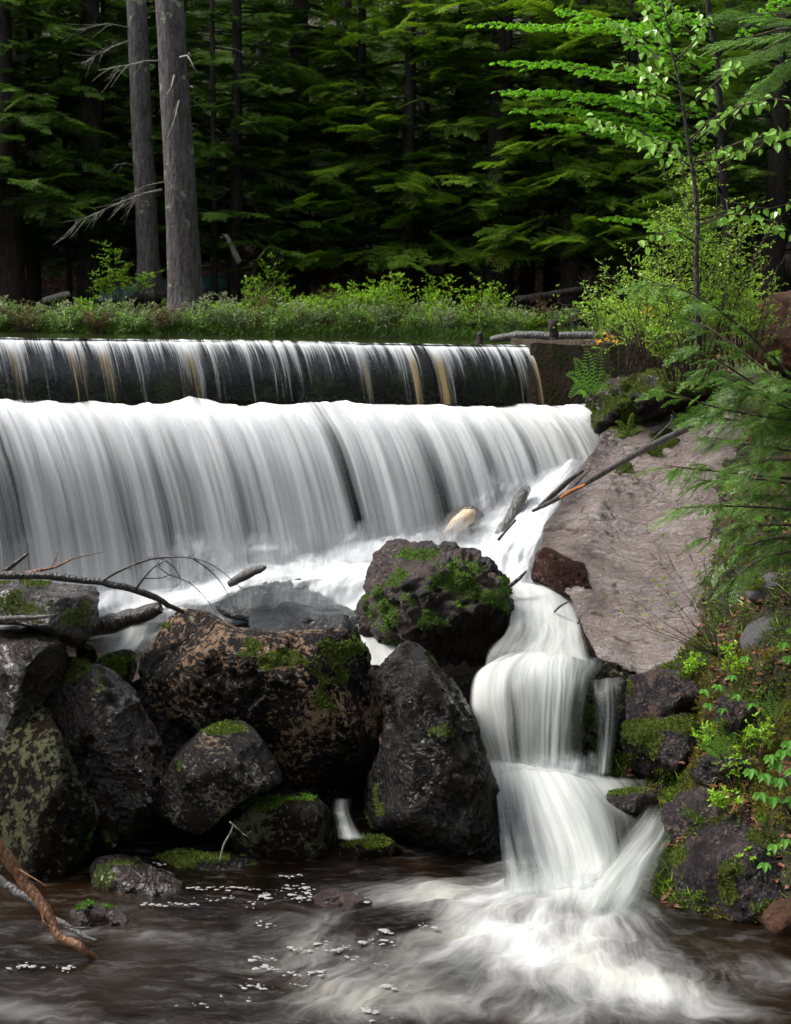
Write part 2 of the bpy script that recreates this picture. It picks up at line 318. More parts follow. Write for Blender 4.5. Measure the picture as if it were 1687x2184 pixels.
def pool_mat():
    t = NT('pool_water'); co = t.n('TexCoord').outputs['Object']; uv = t.attr('flow', 'Vector'); fo = t.attr('foam')
    wv = t.vadd(uv, t.vmul(t.n('TexNoise', Vector=co, Scale=1.3, Detail=3).outputs[1], (.16, .16, 0)))
    s1 = t.noise(t.vmul(wv, (2.2, .9, 1)), 1, 5, .62); s2 = t.noise(t.vmul(wv, (9, 2.4, 1)), 1, 5, .65); s3 = t.noise(t.vmul(wv, (34, 7, 1)), 1, 5, .72)
    s = t.math('ADD', t.math('MULTIPLY', t.math('SUBTRACT', s1, .5), 2.4), t.math('ADD', t.math('MULTIPLY', t.math('SUBTRACT', s2, .5), 1.3), t.math('MULTIPLY', t.math('SUBTRACT', s3, .5), .5)))
    d = t.ramp(t.math('ADD', fo, t.math('MULTIPLY', t.math('MULTIPLY', s, .62), t.ramp(fo, -.05, .25, .12, 1))), .12, 1.75)
    wp = t.vadd(co, t.vmul(t.n('TexNoise', Vector=co, Scale=2.2, Detail=4).outputs[1], (.28, .28, 0)))
    rip = t.noise(t.vmul(wp, (1, 1.7, 1)), 3.6, 8, .66); rip2 = t.noise(t.vmul(wp, (1, 2.0, 1)), 11, 6, .72)
    cb = t.mix(t.ramp(t.noise(co, .9, 3), .4, .62), (.0025, .0018, .0012), (.011, .0055, .002))
    gs = t.ramp(t.noise(t.vmul(wp, (1.0, 3.2, 1)), 4.2, 8, .72), .50, .66, 0, .09)
    base = t.mix(gs, cb, (.33, .32, .33))
    nrm = t.bump(t.math('ADD', rip, t.math('MULTIPLY', rip2, .5)), .7, .02)
    w = t.n('BsdfPrincipled', Base_Color=base, Roughness=.07, Normal=nrm); w.inputs['Specular IOR Level'].default_value = .36
    ff = t.mix(t.ramp(t.noise(co, 1.3, 3), .4, .6), (.62, .63, .64), (.58, .58, .53))
    f = t.n('BsdfDiffuse', Color=ff, Normal=t.bump(t.math('ADD', s2, s3), .35, .02))
    return t.done(t.n('MixShader', i0=d, i1=w, i2=f))
M['pool'] = pool_mat()
def simple(name, c, rough=.5, spec=.5):
    t = NT(name); co = t.n('TexCoord').outputs['Object']; n = t.noise(co, 22, 5, .65)
    p = t.n('BsdfPrincipled', Base_Color=t.mix(t.ramp(n, .35, .65), c, tuple(x*.7 for x in c)), Roughness=rough, Normal=t.bump(n, .3, .01)); p.inputs['Specular IOR Level'].default_value = spec; return t.done(p)
M['canoe'] = simple('teal_hull', (.06, .14, .15), .35)
M['marker'] = simple('red_marker', (.35, .03, .01))
M['cutwood'] = simple('sawn_wood', (.55, .42, .28), .6)
def bubble_mat():
    t = NT('foam_bubbles'); co = t.n('TexCoord').outputs['Object']; n = t.vor(co, 70)
    p = t.n('BsdfPrincipled', Base_Color=(.27, .27, .26), Roughness=.8, Normal=t.bump(n, .6, .01)); return t.done(p)
M['bubble'] = bubble_mat()
M['fall_low'] = foam_mat('falling_white_water', (2.3, .07), (7, .10), (42, .4), (3.1, 1.5, .6), gl=.01, rgl=.4, white=(.94, .95, .96))
M['fall_up'] = foam_mat('glassy_sheet_water', (2.0, .15), (6.5, .22), (60, .8), (1.0, 4.6, 2.0), gl=.04, rgl=.1, tint=(.62, .44, .17), warp=.04)
M['cascade'] = foam_mat('cascade_white_water', (2.6, .3), (9, .5), (46, 1.6), (2.2, 1.1, .5), gl=.03, rgl=.5, white=(.78, .8, .78), bumpd=.004, hi=1.8, thin=(.55, .58, .55))
M['spray'] = foam_mat('spray_white_water', (1.8, .8), (6, 1.6), (30, 4), (2.0, 1.6, .8), gl=.05, rgl=.5, warp=.2, white=(.84, .86, .88), hi=1.35)

# ------------------------------------------------------------------ setting: ground, pond, pool
def sst(x, a, b): t = min(1, max(0, (x-a)/(b-a))); return t*t*(3-2*t)
def damY(x): return 13.4+(x+3.73)*.175
def shore(x): return 20.4+.35*math.sin(x*.7)+.12*x
def gz(x, y):
    dy = damY(x)
    if y < dy+.3: z = -3.95+1.1*sst(y, 9.2, 12.8)
    else:
        sh = 20.4+.35*math.sin(x*.7)+.12*x
        far = -1.0+.86*sst(y, sh-.6, sh+.3)+.035*max(0, y-sh)+.30*max(0, y-26.5)
        rt = -1.0+1.1*sst(x, 1.5+.12*(y-14), 2.3+.12*(y-14))
        z = max(far, rt)
    z += .05*fbm(Vector((x*.9, y*.9, 3)))
    z += 0
    if y > 23: z += .35*fbm(Vector((x*.25, y*.25, 1)))*min(1, (y-23)/4)
    return z
ys = np.concatenate([np.arange(-10, 8, 1.5), np.arange(8, 24, .22), np.arange(24, 45, .5), np.arange(45, 100, 3), np.arange(100, 900, 60)])
xs = np.concatenate([-np.arange(600, 30, -50.), np.arange(-30, -9, 1.5), np.arange(-9, 9, .25), np.arange(9, 31, 1.5), np.arange(50, 650, 50)])
gv = []
for y in ys:
    for x in xs: gv.append((x, y, gz(x, y) if y < 100 and abs(x) < 60 else 23))
nx = len(xs); gf = [(j*nx+i, j*nx+i+1, (j+1)*nx+i+1, (j+1)*nx+i) for j in range(len(ys)-1) for i in range(nx-1)]
g = mobj('ground', npmesh('ground', gv, gf), M['soil']); meta(g, kind='structure')
def plane(name, x0, x1, y0, y1, z, mat):
    me = npmesh(name, [(x0, y0, z), (x1, y0, z), (x1, y1, z), (x0, y1, z)], [(0, 1, 2, 3)], False); return meta(mobj(name, me, mat), kind='structure')
pv = [(x, y, ZPOND) for (x, y) in ((-25, damY(-25)-.02), (-3.73, damY(-3.73)-.02), (1.30, damY(1.30)-.02), (4, 14.5), (6, 24), (-25, 24))]
me = bpy.data.meshes.new('pond'); me.from_pydata(pv, [], [tuple(range(6))]); me.update()
meta(mobj('pond_water', me, M['pond']), kind='structure')

# pool surface with real waves
src = P(1230, 1830, Yplane(1230, 1830, ZPOOL))
def pool_foam(u, v):
    def g(cu, cv, ru, rv, a, ang=0):
        c, s = math.cos(ang), math.sin(ang); du, dv = u-cu, v-cv; a1 = (du*c+dv*s)/ru; b1 = (-du*s+dv*c)/rv
        return a*math.exp(-(a1*a1+b1*b1))
    f = g(1190, 1890, 190, 55, .95)+g(1080, 1985, 230, 70, .6, .3)+g(1230, 2060, 260, 75, .6, .35)+g(1180, 2060, 480, 110, .17, .15)+g(1620, 2070, 190, 45, .22, .15)+g(250, 2080, 420, 90, .10)+g(1500, 2135, 210, 32, .6, .25)
    f += g(900, 1905, 160, 22, .35)+g(690, 2050, 200, 80, .30, -.2)+g(620, 1960, 150, 20, .25)+g(930, 2130, 260, 70, .38)+g(60, 2160, 170, 35, .5, .1)+g(1300, 1960, 90, 60, .55)
    f += g(250, 1990, 260, 25, .2)+g(1150, 2165, 120, 22, .3)+g(760, 2150, 120, 50, .3)
    f -= g(950, 1860, 120, 18, .2)+g(820, 1960, 90, 26, .25)
    return f
PX = np.linspace(-5.5, 5.5, 250); PY = np.linspace(5.2, 12.2, 210); V = []; foam = []; flow = []
for y in PY:
    for x in PX:
        p0 = Vector((x, y, ZPOOL)); u, v = proj(p0); f = pool_foam(u, v)
        r = Vector((x-src.x, y-src.y)); rad = r.length; an = math.atan2(r.y, r.x)
        q = Vector((an*3.0, rad*1.1, 0)); amp = .014+.025*min(1, max(0, f))
        z = amp*fbm(Vector((x*3, y*4, .5)))+amp*1.0*fbm(q*2)
        V.append((x, y, ZPOOL+z)); foam.append(f); flow.append((an*1.5+.25*fbm(Vector((x*.8, y*.8, 7))), rad*.75+.25*fbm(Vector((x*.9, y*.9, 2))), 0))
n = len(PX); Fq = [(j*n+i, j*n+i+1, (j+1)*n+i+1, (j+1)*n+i) for j in range(len(PY)-1) for i in range(n-1)]
me = npmesh('pool', V, Fq)
me.attributes.new('foam', 'FLOAT', 'POINT').data.foreach_set('value', np.array(foam, dtype=np.float32))
me.attributes.new('flow', 'FLOAT_VECTOR', 'POINT').data.foreach_set('vector', np.array(flow, dtype=np.float32).ravel())
meta(mobj('pool_water', me, M['pool']), kind='structure')

# ------------------------------------------------------------------ water patches from control grids
def cr(p0, p1, p2, p3, t): return .5*((2*p1)+(-p0+p2)*t+(2*p0-5*p1+4*p2-p3)*t*t+(-p0+3*p1-3*p2+p3)*t**3)
def resample(A, n):   # A: k x c x d along axis 0
    k = len(A); out = []
    for i in range(n):
        s = i/(n-1)*(k-1); j = min(int(s), k-2); t = s-j
        out.append(cr(A[max(j-1, 0)], A[j], A[j+1], A[min(j+2, k-1)], t))
    return np.array(out)
def patch(name, rows, mat, nr=90, nc=90, world=False, fade=(.08, .08, .05, .05), amp=.02, fu=5, fv=.8, seed=0, kind='structure', label=None, flip=False):
    """rows run down the flow; each row is [(u,v,Y,density)...] left to right (or world xyz + density)"""
    A = np.array([[(*(P(*c[:3]) if not world else c[:3]), c[3]) for c in r] for r in rows], dtype=float)
    A = resample(A, nr); A = np.swapaxes(resample(np.swapaxes(A, 0, 1), nc), 0, 1)
    X = A[..., :3]; D = A[..., 3]
    dr = np.gradient(X, axis=0); dc = np.gradient(X, axis=1); N = np.cross(dc, dr); N /= np.linalg.norm(N, axis=2, keepdims=True)+1e-9
    L = np.cumsum(np.linalg.norm(np.diff(X, axis=0, prepend=X[:1]), axis=2).mean(1)); Wd = np.linalg.norm(np.diff(X, axis=1), axis=2).sum(1).mean()
    if N[..., 1].mean() > 0: N = -N
    V = []; fl = []; ed = []; fl_, fr, ft, fb = fade
    for i in range(nr):
        for j in range(nc):
            su = j/(nc-1); sv = i/(nr-1); uu = su*Wd+seed*7.3; vv = L[i]
            e = min(su/fl_ if fl_ else 1, (1-su)/fr if fr else 1, sv/ft if ft else 1, (1-sv)/fb if fb else 1, 1)
            h = amp*(fbm(Vector((uu*fu, vv*fv, seed)), 3)+.5*fbm(Vector((uu*fu*3, vv*fv*2, seed+5)), 3))*min(1, .2+sv*2)
            V.append(X[i, j]+N[i, j]*h); fl.append((uu, vv, 0)); ed.append(max(0, e))
    F = [(i*nc+j, i*nc+j+1, (i+1)*nc+j+1, (i+1)*nc+j) for i in range(nr-1) for j in range(nc-1)]
    me = npmesh(name, V, F)
    me.attributes.new('flow', 'FLOAT_VECTOR', 'POINT').data.foreach_set('vector', np.array(fl, dtype=np.float32).ravel())
    me.attributes.new('dens', 'FLOAT', 'POINT').data.foreach_set('value', D.astype(np.float32).ravel())
    me.attributes.new('edge', 'FLOAT', 'POINT').data.foreach_set('value', np.array(ed, dtype=np.float32))
    o = mobj(name, me, mat, tuple(np.mean(V, 0))); meta(o, label, kind=kind); return o

NRM = Vector((.172, -.985, 0)); ALONG = Vector((.985, .172, 0))
def dampt(s, off, z): # s metres along the lip from its right end (negative to the left)
    e = Vector((1.40, damY(1.40), 0)); p = e+ALONG*s+NRM*off; return Vector((p.x, p.y, z))
# upper sheet
rows = []
for off, z, dens, dx in ((-.25, ZPOND+.012, -.1, 0), (-.05, ZPOND+.008, .3, 0), (.03, ZPOND-.012, .85, .005), (.09, ZPOND-.05, .62, .02), (.15, ZPOND-.13, .34, .05), (.20, ZPOND-.27, .08, .085), (.235, ZPOND-.42, -.12, .11), (.255, ZPOND-.57, -.22, .13)):
    r = []
    for k in range(41):
        s = -8+7.88*k/40; p = dampt(s+dx, off, z); r.append((p.x, p.y, p.z+.006*math.sin(s*1.7), dens))
    rows.append(r)
patch('upper_fall_water', rows, M['fall_up'], 70, 900, True, (0, .004, .04, .03), .010, 5, .4, 1)
# ledge water and lower fall
rows = []
prof = [(.14, ZPOND-.60, -.3, 0), (.26, ZPOND-.585, .0, 0), (.40, ZPOND-.57, .55, .02), (.56, ZPOND-.585, 1.1, .06), (.72, ZPOND-.67, 1.15, .13), (.87, ZPOND-.84, .92, .22), (1.0, ZPOND-1.1, .78, .31), (1.09, ZPOND-1.45, .7, .40), (1.15, ZPOND-1.82, .7, .47), (1.19, ZPOND-2.2, .9, .52), (1.22, ZPOND-2.5, 1.2, .56)]
for off, z, dens, dx in prof:
    r = []
    for k in range(49):
        s = -8+8.62*k/48; e = max(0, (s+.1)/.72); left = sst(-s, 4.6, 5.6)
        p = dampt(s+dx-.10*e*e, off*(1-.25*e*e), z+(.03*fbm(Vector((s*1.1, off*3, 4)))+.045*fbm(Vector((s*5, off*8, 1))) if off < .6 else 0))
        r.append((p.x, p.y, p.z, dens-(.3*left if off > .7 else 0)))
    rows.append(r)
patch('waterfall', rows, M['fall_low'], 120, 800, True, (0, .012, .09, .02), .035, 3.2, .12, 2)
# second veil layer, patchy and a little in front
rows2 = [[(x, y-.05, z, d-.75) for (x, y, z, d) in r] for r in rows[2:]]
patch('waterfall_veil', rows2, M['fall_low'], 90, 500, True, (0, .03, .1, .02), .03, 4, .2, 3)

# foam apron at the foot, from the slab's top edge down to the boulders
patch('foot_cascade', [
    [(1165, 935, 13.75, .4), (1215, 925, 13.75, .6), (1262, 918, 13.75, .8), (1300, 925, 13.75, .7)],
    [(1100, 1010, 13.35, .5), (1165, 1000, 13.3, .8), (1215, 995, 13.2, .9), (1260, 1000, 13.2, .6)],
    [(1000, 1085, 12.95, .5), (1080, 1080, 12.8, .9), (1150, 1070, 12.7, .9), (1205, 1060, 12.7, .6)],
    [(960, 1150, 12.6, .9), (1040, 1150, 12.3, 1.1), (1110, 1150, 12.2, .9), (1160, 1140, 12.2, .6)],
    [(960, 1210, 12.2, 1.2), (1040, 1215, 11.9, 1.2), (1090, 1220, 11.8, 1.0), (1140, 1210, 11.8, .6)],
    [(990, 1270, 11.8, 1.2), (1050, 1275, 11.5, 1.2), (1095, 1275, 11.4, 1.1), (1150, 1260, 11.4, .8)]],
    M['spray'], 90, 70, fade=(.55, .15, .3, .04), amp=.05, fu=3, fv=2, seed=4)
patch('base_foam', [
    [(-60, 1215, 12.95, .6), (200, 1215, 12.95, .8), (420, 1205, 12.95, .9), (600, 1170, 12.95, .8), (800, 1140, 12.95, .9), (960, 1110, 12.95, .8), (1050, 1080, 12.95, .6)],
    [(-60, 1260, 12.6, .7), (200, 1250, 12.6, .8), (420, 1235, 12.6, 1.3), (600, 1200, 12.6, .9), (800, 1170, 12.6, 1.0), (960, 1150, 12.6, 1.1), (1080, 1140, 12.6, .9)],
    [(-60, 1300, 12.2, .5), (200, 1290, 12.2, .6), (420, 1275, 12.2, 1.2), (600, 1225, 12.2, 1.0), (800, 1210, 12.2, 1.3), (960, 1200, 12.2, 1.3), (1080, 1190, 12.2, 1.1)],
    [(-60, 1350, 12.1, .1), (200, 1330, 12.1, .1), (420, 1300, 12.1, .6), (600, 1260, 12.1, .5), (770, 1260, 12.0, 1.2), (960, 1260, 11.8, 1.3), (1080, 1260, 11.8, 1.2)],
    [(-60, 1430, 12.0, .0), (200, 1400, 12.0, .0), (420, 1350, 12.0, .2), (600, 1330, 12.0, .3), (770, 1350, 11.8, 1.1), (960, 1350, 11.2, 1.2), (1080, 1330, 11.2, 1.2)]],
    M['spray'], 90, 220, fade=(0, .05, .45, .04), amp=.07, fu=1.6, fv=2, seed=5)
patch('run_water', [
    [(760, 1330, 11.4, 1.1), (800, 1330, 11.4, 1.2), (860, 1330, 11.4, 1.1)], [(770, 1370, 10.9, 1.1), (810, 1370, 10.9, 1.2), (870, 1370, 10.9, 1.1)], [(770, 1420, 10.5, 1.1), (820, 1420, 10.5, 1.2), (880, 1420, 10.5, 1.0)]],
    M['cascade'], 30, 30, fade=(.1, .1, .05, .05), seed=6)
patch('chute_water', [
    [(1060, 1240, 11.6, 1.2), (1100, 1238, 11.6, 1.3), (1150, 1245, 11.6, 1.2), (1190, 1255, 11.6, 1.1)],
    [(1080, 1265, 11.3, 1.3), (1125, 1262, 11.3, 1.3), (1180, 1268, 11.3, 1.3), (1225, 1290, 11.3, 1.1)],
    [(1085, 1310, 10.95, 1.0), (1130, 1310, 10.95, 1.0), (1190, 1315, 10.95, 1.4), (1245, 1335, 10.9, 1.2)],
    [(1075, 1350, 10.6, .45), (1125, 1345, 10.6, .75), (1190, 1355, 10.6, 1.4), (1255, 1370, 10.6, 1.1)],
    [(1040, 1390, 10.4, .4), (1100, 1390, 10.35, .8), (1180, 1400, 10.3, 1.3), (1265, 1400, 10.35, .8)],
    [(1030, 1440, 10.15, .5), (1095, 1432, 10.02, .9), (1180, 1436, 9.95, 1.0), (1280, 1440, 10.05, .4)]],
    M['cascade'], 90, 90, fade=(.12, .2, .1, .3), amp=.012, fu=4, fv=1.5, seed=7)
# the rounded middle fall
patch('rounded_fall', [
    [(1085, 1392, 10.5, .9), (1112, 1388, 10.5, .9), (1145, 1386, 10.45, .9), (1185, 1390, 10.45, .7), (1240, 1398, 10.45, .4), (1310, 1405, 10.5, .1)],
    [(1050, 1408, 10.35, 1.1), (1088, 1399, 10.3, 1.1), (1132, 1396, 10.25, 1.1), (1180, 1400, 10.2, .9), (1240, 1411, 10.2, .5), (1300, 1425, 10.25, .2)],
    [(1008, 1442, 10.2, 1.2), (1058, 1426, 10.1, 1.1), (1115, 1418, 10.05, 1.05), (1175, 1422, 10.0, .9), (1232, 1436, 10.0, .6), (1275, 1450, 10.05, .2)],
    [(1000, 1510, 10.0, 1.2), (1045, 1480, 9.92, .9), (1105, 1460, 9.88, .7), (1175, 1462, 9.85, .65), (1228, 1470, 9.86, .5), (1262, 1480, 9.95, .15)],
    [(1020, 1570, 9.85, 1.15), (1058, 1540, 9.78, .75), (1110, 1530, 9.74, .5), (1172, 1530, 9.72, .5), (1222, 1530, 9.76, .3), (1252, 1530, 9.9, .1)],
    [(1045, 1625, 9.75, 1.2), (1075, 1610, 9.66, .7), (1115, 1605, 9.62, .45), (1170, 1602, 9.6, .45), (1218, 1600, 9.66, .3), (1248, 1595, 9.85, .1)],
    [(1060, 1665, 9.7, 1.3), (1085, 1655, 9.6, 1.3), (1120, 1650, 9.55, 1.2), (1170, 1648, 9.52, 1.2), (1215, 1645, 9.6, 1.0), (1245, 1635, 9.8, .6)]],
    M['cascade'], 150, 150, fade=(.08, .12, .05, .16), amp=.014, fu=7, fv=.5, seed=8)
patch('side_trickle', [
    [(1250, 1448, 10.05, .1), (1290, 1444, 10.05, .4), (1335, 1440, 10.05, .2)], [(1256, 1480, 9.85, .25), (1294, 1470, 9.82, .5), (1332, 1468, 9.86, .3)],
    [(1260, 1540, 9.75, .2), (1296, 1540, 9.7, .5), (1328, 1540, 9.75, .2)], [(1262, 1600, 9.7, .3), (1290, 1600, 9.64, .75), (1318, 1600, 9.7, .2)],
    [(1262, 1655, 9.65, .9), (1285, 1660, 9.58, 1.0), (1308, 1655, 9.65, .6)]], M['cascade'], 90, 60, fade=(.45, .45, .08, .1), amp=.02, fu=12, fv=1, seed=9)
# lower fan
patch('cascade_fan', [
    [(1040, 1615, 9.72, 1.1), (1080, 1615, 9.7, 1.2), (1125, 1620, 9.67, 1.2), (1185, 1630, 9.63, 1.2), (1265, 1645, 9.6, 1.1), (1390, 1662, 9.55, 0.7)],
    [(1050, 1655, 9.5, 1.1), (1095, 1652, 9.45, 1.2), (1150, 1655, 9.4, 1.3), (1215, 1665, 9.37, 1.2), (1300, 1688, 9.4, 1.0), (1400, 1702, 9.45, 0.5)],
    [(1058, 1720, 9.22, 0.7), (1108, 1716, 9.15, 0.9), (1178, 1716, 9.08, 1.2), (1248, 1722, 9.07, 0.9), (1328, 1738, 9.13, 0.55), (1415, 1748, 9.25, 0.25)],
    [(1063, 1790, 9.0, 0.5), (1125, 1790, 8.94, 0.65), (1205, 1782, 8.88, 1.1), (1272, 1778, 8.88, 0.75), (1342, 1785, 8.94, 0.4), (1412, 1792, 9.1, 0.2)],
    [(1068, 1850, 8.85, 0.8), (1142, 1855, 8.75, 0.8), (1225, 1848, 8.68, 0.9), (1288, 1842, 8.68, 0.9), (1338, 1842, 8.75, 0.4), (1390, 1845, 8.9, 0.2)],
    [(1068, 1898, 8.55, 1.2), (1150, 1905, 8.45, 1.2), (1232, 1906, 8.4, 1.2), (1285, 1902, 8.4, 1.2), (1328, 1895, 8.45, 0.9), (1375, 1890, 8.5, 0.6)],
    [(1058, 1935, 8.3, 0.8), (1140, 1950, 8.2, 1.0), (1215, 1955, 8.15, 1.2), (1268, 1950, 8.15, 1.2), (1315, 1940, 8.2, 1.0), (1370, 1930, 8.25, 0.7)]],
    M['cascade'], 150, 160, fade=(.03, .2, .10, .25), amp=.012, fu=4, fv=.6, seed=10)
patch('side_wave', [
    [(1385, 1700, 9.3, .1), (1425, 1720, 9.25, .3), (1465, 1745, 9.3, .1)],
    [(1335, 1765, 9.0, .3), (1395, 1775, 8.85, .45), (1445, 1800, 8.9, .1)],
    [(1285, 1830, 8.75, .4), (1350, 1830, 8.6, .6), (1425, 1860, 8.6, .1)],
    [(1230, 1885, 8.5, .6), (1310, 1890, 8.35, .6), (1410, 1930, 8.3, .1)],
    [(1180, 1925, 8.3, .7), (1270, 1955, 8.1, .6), (1390, 1990, 7.95, .1)]], M['cascade'], 100, 80, fade=(.35, .5, .25, .35), amp=.015, fu=5, fv=1, seed=11)
patch('crevice_trickle', [[(708, 1700, 9.35, .0), (730, 1700, 9.35, .25), (756, 1700, 9.35, .0)], [(704, 1730, 9.2, .05), (732, 1730, 9.15, .35), (756, 1730, 9.2, .05)],
    [(712, 1765, 9.1, .3), (742, 1767, 9.05, .6), (775, 1768, 9.1, .3)], [(715, 1790, 8.95, .4), (750, 1792, 8.92, .8), (800, 1788, 9.0, .3)]], M['cascade'], 50, 30, fade=(.45, .45, .15, .2), amp=.01, fu=12, seed=12)
patch('trickle', [[(215, 1330, 10.6, .1), (300, 1330, 10.6, .35), (360, 1310, 10.6, .1)], [(205, 1370, 10.3, .2), (280, 1365, 10.3, .5), (340, 1350, 10.3, .1)], [(195, 1410, 10.1, .4), (250, 1400, 10.1, .7), (320, 1390, 10.1, .2)]],
    M['cascade'], 50, 50, fade=(.3, .3, .2, .2), seed=13)
def mist(u0, u1, v0, v1, Y, d, seed, slope=0):
    patch('spray', [[(u0+(u1-u0)*i/4, v0+(v1-v0)*j/3+slope*i/4, Y, d*(.7 if j < 1 else 1)) for i in range(5)] for j in range(4)], M['spray'], 40, 60, fade=(.3, .3, .75, .25), amp=.05, fu=3, fv=3, seed=seed)
mist(-80, 620, 1120, 1260, 12.5, .42, 20); mist(480, 1080, 1130, 1240, 12.4, .5, 21, -60); mist(1020, 1300, 1590, 1660, 9.5, .55, 22); mist(1060, 1330, 1830, 1900, 8.5, .45, 23)
mist(980, 1180, 1000, 1140, 12.7, .35, 24, -60); mist(900, 1080, 1090, 1190, 12.2, .5, 26, -30); mist(430, 800, 1225, 1300, 11.6, .3, 25)

# ------------------------------------------------------------------ dam
dam = empty('dam', dampt(-3, .1, -1.5)); meta(dam, 'long stepped concrete dam with a dark wet face behind two curtains of falling water', 'dam')
def prism(name, prof, s0, s1, mat, parent, seg=60, rough=.008):
    V = []; n = len(prof)
    for k in range(seg+1):
        s = s0+(s1-s0)*k/seg
        for off, z in prof:
            p = dampt(s, off, z); q = fbm(p*3)*rough; V.append(p+NRM*q+Vector((0, 0, q)))
    F = [(k*n+i, (k+1)*n+i, (k+1)*n+(i+1) % n, k*n+(i+1) % n) for k in range(seg) for i in range(n)]
    me = bpy.data.meshes.new(name); me.from_pydata([tuple(v) for v in V], [], F+[tuple(range(n)), tuple(seg*n+i for i in reversed(range(n)))]); me.update()
    return mobj(name, me, mat, dam.location, parent)
prism('upper_wall', [(-.5, -3.6), (.03, -3.6), (.03, ZPOND-.12), (0, ZPOND-.03), (-.12, ZPOND-.004-.03), (-.5, ZPOND-.06)], -8.2, -.12, M['wetconcrete'], dam)
prism('lower_wall', [(.035, -3.6), (.60, -3.6), (.55, ZPOND-.72), (.45, ZPOND-.62), (.035, ZPOND-.6)], -8.2, .72, M['wetconcrete'], dam)
ab = prism('abutment', [(-.7, -3.6), (.12, -3.6), (.12, ZPOND+.03), (.06, ZPOND+.07), (-.65, ZPOND+.07), (-.7, ZPOND+.02)], -.115, 1.6, M['concrete'], dam, 30, .03)
ab['label'] = 'brown pebbly concrete block at the right end of the dam'

# ------------------------------------------------------------------ rocks
dg = bpy.context.evaluated_depsgraph_get
TEX = {}
def tex(kind, size, **kw):
    key = (kind, size)
    if key not in TEX:
        t = bpy.data.textures.new(kind.lower(), kind); t.noise_scale = size
        for k, v in kw.items(): setattr(t, k, v)
        TEX[key] = t
    return TEX[key]
def moss_tufts(me, val, dens, mat, parent, size=(.012, .028), name='moss', thr=.45, up=.6):
    """small blades standing on the faces the moss mask covers (mesh still in world coordinates)"""
    lv = Leaves(); rr = random.Random(len(me.polygons))
    for p in me.polygons:
        w = sum(val[i] for i in p.vertices)/len(p.vertices)
        if w < thr: continue
        n = dens*p.area*min(1, (w-thr)*3+.3); k = int(n)+(rr.random() < n-int(n))
        vs = [me.vertices[i].co for i in p.vertices]
        for _ in range(k):
            a, b = rr.random(), rr.random(); q = vs[0].lerp(vs[1], a).lerp(vs[-1].lerp(vs[-2], a), b)
            d = (p.normal*up+Vector((rr.gauss(0, .55), rr.gauss(0, .55), rr.gauss(0.1, .4)))).normalized()
            L = rr.uniform(*size); lv.add(q-p.normal*.002, d, (rr.gauss(0, 1), rr.gauss(0, 1), rr.gauss(.5, .8)), L, L*.42)
    if not lv.A: return None
    return meta(mobj(name, lv.mesh(name), mat, parent.location, parent), kind='stuff')
